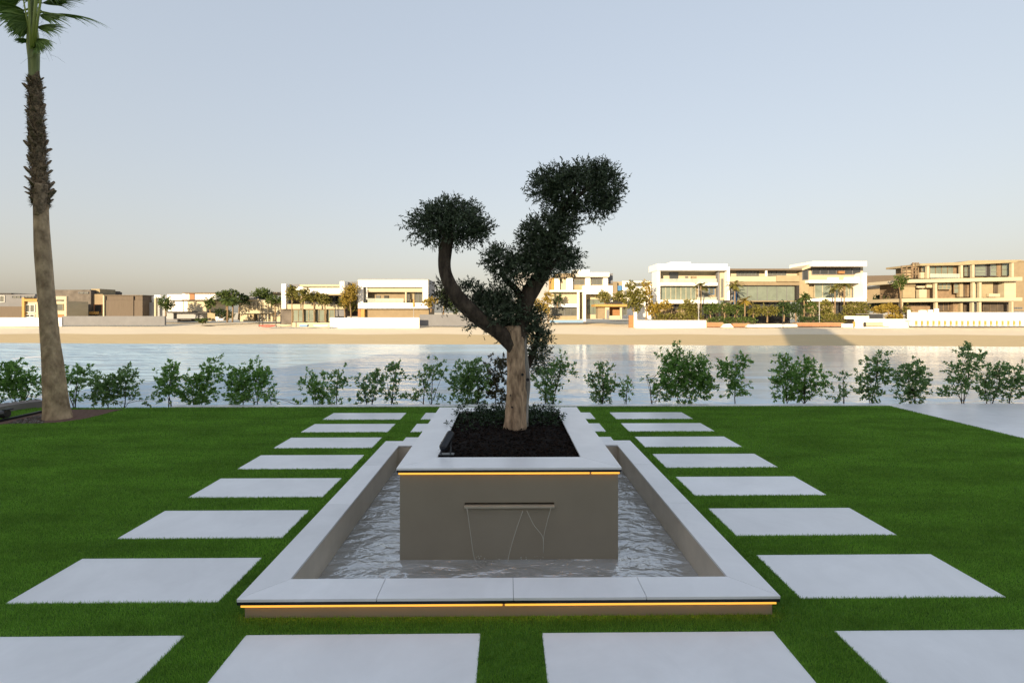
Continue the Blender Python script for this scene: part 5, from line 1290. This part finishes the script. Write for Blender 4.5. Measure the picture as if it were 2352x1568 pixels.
TR = [ # label, px, base, blobs, Y, leaf
 ('small green tree beside the white two-storey house', 381, 722, [(378, 694, 12, 12), (386, 702, 10, 8)], 101, 'leaf_a'),
 ('small round tree at the left of the tree group', 483, 728, [(482, 697, 9, 10), (486, 690, 7, 6)], 99, 'leaf_a'),
 ('tall green tree in the middle of the left group', 520, 732, [(520, 685, 16, 10), (528, 674, 14, 6), (512, 678, 12, 7), (535, 690, 12, 8)], 100, 'leaf_a'),
 ('dark green low bush tree under the left group', 510, 733, [(508, 720, 12, 9), (522, 722, 10, 8)], 98, 'leaf_d'),
 ('dark tree against the cream house roof', 548, 730, [(550, 684, 14, 9), (560, 690, 12, 8)], 102, 'leaf_d'),
 ('broad domed green tree above the cream house', 602, 730, [(600, 676, 20, 10), (612, 684, 16, 8), (590, 682, 12, 8)], 108, 'leaf_a'),
 ('low green tree right of the domed tree', 632, 730, [(632, 688, 14, 8), (622, 692, 10, 6)], 103, 'leaf_a'),
 ('first tree of the row before the glazed villa', 671, 742, [(670, 676, 12, 12), (672, 665, 9, 7)], 97.5, 'leaf_b'),
 ('second tree of the row before the glazed villa', 697, 742, [(694, 680, 13, 12), (700, 672, 9, 7)], 97.3, 'leaf_b'),
 ('third tree of the row before the glazed villa', 722, 742, [(720, 685, 14, 10), (726, 679, 10, 6)], 97.5, 'leaf_b'),
 ('fourth thin tree of the row before the glazed villa', 748, 742, [(746, 690, 14, 8), (742, 684, 9, 6)], 97.2, 'leaf_b'),
 ('bright yellow-green tree in the gap between two villas', 806, 728, [(802, 675, 14, 14), (812, 662, 9, 9), (796, 688, 12, 10)], 97.6, 'leaf_c'),
 ('dark lower tree in the gap between two villas', 792, 728, [(790, 696, 12, 8), (808, 700, 8, 14)], 99.5, 'leaf_b'),
 ('yellow leafy bush at the right end of the box frame villa', 990, 712, [(990, 692, 12, 8), (980, 696, 8, 6)], 96, 'leaf_c'),
 ('dark shrubby tree behind the left olive limb', 1018, 722, [(1020, 678, 14, 18), (1030, 700, 12, 12)], 97, 'leaf_d'),
 ('dark shrubby tree beneath the left olive limb', 1048, 722, [(1046, 705, 12, 12), (1056, 690, 12, 14)], 98, 'leaf_d'),
 ('yellow slim tree left of the white cube house', 1259, 736, [(1259, 682, 9, 10), (1256, 694, 8, 8)], 97, 'leaf_c'),
 ('yellow low tree by the right olive limb', 1243, 738, [(1240, 704, 12, 8), (1232, 696, 6, 6), (1252, 712, 10, 6)], 96.5, 'leaf_c'),
 ('dark small tree on the terrace of the white cube house', 1280, 702, [(1280, 690, 9, 7), (1284, 682, 6, 5)], 98.6, 'leaf_d'),
 ('yellow-green tree before the portal of the white cube house', 1389, 706, [(1389, 684, 12, 10), (1386, 676, 8, 6)], 96, 'leaf_b'),
 ('yellow-green tree right of the portal above the kiosk', 1422, 704, [(1420, 684, 12, 10), (1426, 676, 8, 6)], 97, 'leaf_b'),
 ('broad ochre tree right of the kiosk', 1455, 738, [(1455, 672, 16, 14), (1446, 690, 16, 14), (1462, 700, 12, 14), (1450, 655, 9, 8), (1468, 682, 12, 16)], 95.5, 'leaf_b'),
 ('thin ochre tree with bare pole trunk before the stepped block', 1484, 732, [(1484, 655, 8, 8), (1486, 680, 8, 18), (1494, 705, 8, 14)], 97, 'leaf_c'),
 ('ochre tree at the left end of the three-part villa', 1505, 732, [(1500, 712, 12, 12), (1512, 704, 12, 8), (1528, 704, 14, 8)], 96.4, 'leaf_c'),
 ('yellow clipped tree before the left wing', 1584, 732, [(1582, 702, 14, 10), (1592, 712, 14, 9), (1570, 712, 12, 9)], 96.2, 'leaf_b'),
 ('clipped green tree first in the hedge row', 1632, 734, [(1630, 710, 15, 10), (1642, 706, 12, 8)], 95.8, 'leaf_a'),
 ('clipped green tree second in the hedge row', 1664, 734, [(1664, 708, 15, 10), (1676, 712, 10, 8)], 95.8, 'leaf_a'),
 ('clipped green tree third in the hedge row', 1692, 736, [(1692, 710, 14, 10), (1702, 706, 10, 8)], 95.6, 'leaf_a'),
 ('clipped olive tree fourth in the hedge row', 1730, 736, [(1730, 714, 15, 9), (1744, 712, 10, 8)], 95.5, 'leaf_b'),
 ('clipped olive tree fifth in the hedge row', 1762, 736, [(1762, 714, 15, 9), (1775, 712, 10, 8)], 95.5, 'leaf_b'),
 ('dark green round tree before the glass centre', 1800, 734, [(1802, 712, 14, 14), (1798, 702, 10, 8)], 94.8, 'leaf_d'),
 ('dark green round tree right of the glass centre', 1828, 734, [(1826, 706, 14, 14), (1830, 720, 12, 9)], 95.2, 'leaf_d'),
 ('round green tree before the link of the right wing', 1862, 734, [(1860, 706, 14, 12), (1850, 684, 9, 6)], 95.6, 'leaf_a'),
 ('yellow-green clipped tree before the right wing', 1896, 738, [(1896, 706, 14, 13), (1900, 722, 12, 10)], 95.4, 'leaf_b'),
 ('dark tree left of the unfinished villa', 2025, 720, [(2022, 690, 16, 12), (2040, 684, 14, 10), (2012, 698, 10, 10)], 108, 'leaf_d'),
 ('bright tree behind the glass fence', 2050, 725, [(2048, 680, 12, 7), (2056, 690, 10, 8)], 103, 'leaf_a'),
 ('yellow bush tree left of the unfinished villa', 2040, 728, [(2040, 708, 18, 8), (2020, 712, 12, 8), (2058, 712, 12, 7)], 97, 'leaf_c'),
 ('leafy tree rising at the corner of the unfinished villa', 2070, 722, [(2068, 652, 8, 10), (2062, 642, 8, 6), (2076, 640, 7, 6)], 95.5, 'leaf_a'),
]
for t in TR: far_tree(*t)
def hedge(label, x0, x1, y0, y1, Y, lm, nb):
    e = empty('hedge', tuple(P((x0 + x1) / 2, y1, Y)), label, 'hedge', 'hedges across the water')
    k = Y / F
    bl = []
    for i in range(nb):
        bl.append((tuple(P(x0 + (x1 - x0) * (i + .5) / nb, (y0 + y1) / 2, Y)), ((x1 - x0) / nb * .75 * k, .6, (y1 - y0) * .55 * k)))
    b_, a_, tw = sprig_points(bl, 9, int(x0), 6, .3, .7, .2, .25)
    v, f = leaves_mesh(b_, a_, .26, .17, .2, int(x1))
    mesh_obj('foliage', v, f, M[lm], e)
    MB().box(P(x0 + 3, 0, Y).x, P(x1 - 3, 0, Y).x, Y - .15, Y + .15, P(0, y1 + 3, Y).z, P(0, (y0 + y1) / 2, Y).z).build('branches', M['shrub_stem'], e)
hedge('low green hedge behind the left terracotta planter', 1625, 1735, 730, 744, 92, 'leaf_a', 9)
hedge('olive-green hedge under the left wing of the three-part villa', 1505, 1610, 722, 738, 94, 'leaf_b', 8)
hedge('dark green hedge left of the thin white pole', 1836, 1884, 729, 740, 92.5, 'leaf_d', 4)
hedge('tall green hedge wall below the right wing', 1940, 1994, 696, 728, 95.2, 'leaf_b', 4)
hedge('flowering green hedge before the right wing', 1886, 1940, 722, 744, 92.2, 'leaf_b', 5)
hedge('yellow low hedge behind the glass fence', 2036, 2070, 724, 732, 92.6, 'leaf_c', 3)
hedge('narrow hedge strip beside the unfinished villa corner column', 2078, 2086, 700, 732, 93, 'leaf_b', 1)
hedge('grass-like low hedge before the pale annex', 1890 * .24, 1980 * .24, 733, 739, 95, 'leaf_a', 4)

# small palms across the water
def far_palm(label, px, py_base, py_top, Y, lm, fl, seed, nf=16):
    a = P(px, py_base, Y); b = P(px + .8, py_top, Y)
    e = empty('slim_palm', tuple(a), label, 'palm', 'slim palms across the water')
    MB().tube([a - Vector((0, 0, .4)), a.lerp(b, .5) + Vector((.05, 0, 0)), b], [.16, .13, .12], 8).build('trunk', M['trunk_far'], e, smooth=True)
    r = random.Random(seed)
    for i in range(nf):
        az = i * 2.4; el = r.uniform(-.1, 1.1)
        d = Vector((math.cos(az) * math.cos(el), math.sin(az) * math.cos(el), math.sin(el)))
        pts = [b.copy()]; cur = d
        for s in range(6):
            cur = (cur + Vector((0, 0, -.22))).normalized(); pts.append(pts[-1] + cur * fl / 6)
        mbx = MB()
        for s in range(6):
            p, q = pts[s], pts[s + 1]; t = (q - p).normalized(); sd = t.cross(Vector((0, 0, 1)))
            if sd.length < .05: sd = Vector((1, 0, 0))
            sd.normalize(); w_ = .42 * math.sin(math.pi * (s + 1) / 7.5) + .08
            for sg in (-1, 1):
                for u in (.15, .5, .85):
                    c = p.lerp(q, u); o_ = c + sd * sg * w_ + t * .18 - Vector((0, 0, .12))
                    mbx.add([c, c + t * .13, o_], [(0, 1, 2)])
        mbx.build('frond', M[lm], e)
far_palm('slim palm standing before the left wing window', 1609, 740, 655, 96, 'leaf_b', 1.9, 1)
far_palm('slim palm at the joint of left wing and glass centre', 1687, 740, 655, 96, 'leaf_b', 1.9, 2)
far_palm('short yellow palm before the glass centre', 1710, 742, 690, 93.5, 'leaf_c', 1.7, 3)
far_palm('slim palm at the left edge of the right wing', 1846, 738, 682, 95.5, 'leaf_a', 1.7, 4)
far_palm('pair-leaning palm before the right wing glass, left one', 1917, 738, 660, 97, 'leaf_b', 1.8, 5)
far_palm('pair-leaning palm before the right wing glass, right one', 1938, 738, 655, 97.2, 'leaf_b', 1.8, 6)
far_palm('slim palm inside the left tree group', 522, 735, 688, 96.5, 'leaf_a', 1.7, 7)
far_palm('slim palm at the right of the left tree group', 534, 735, 692, 96.8, 'leaf_a', 1.6, 8)
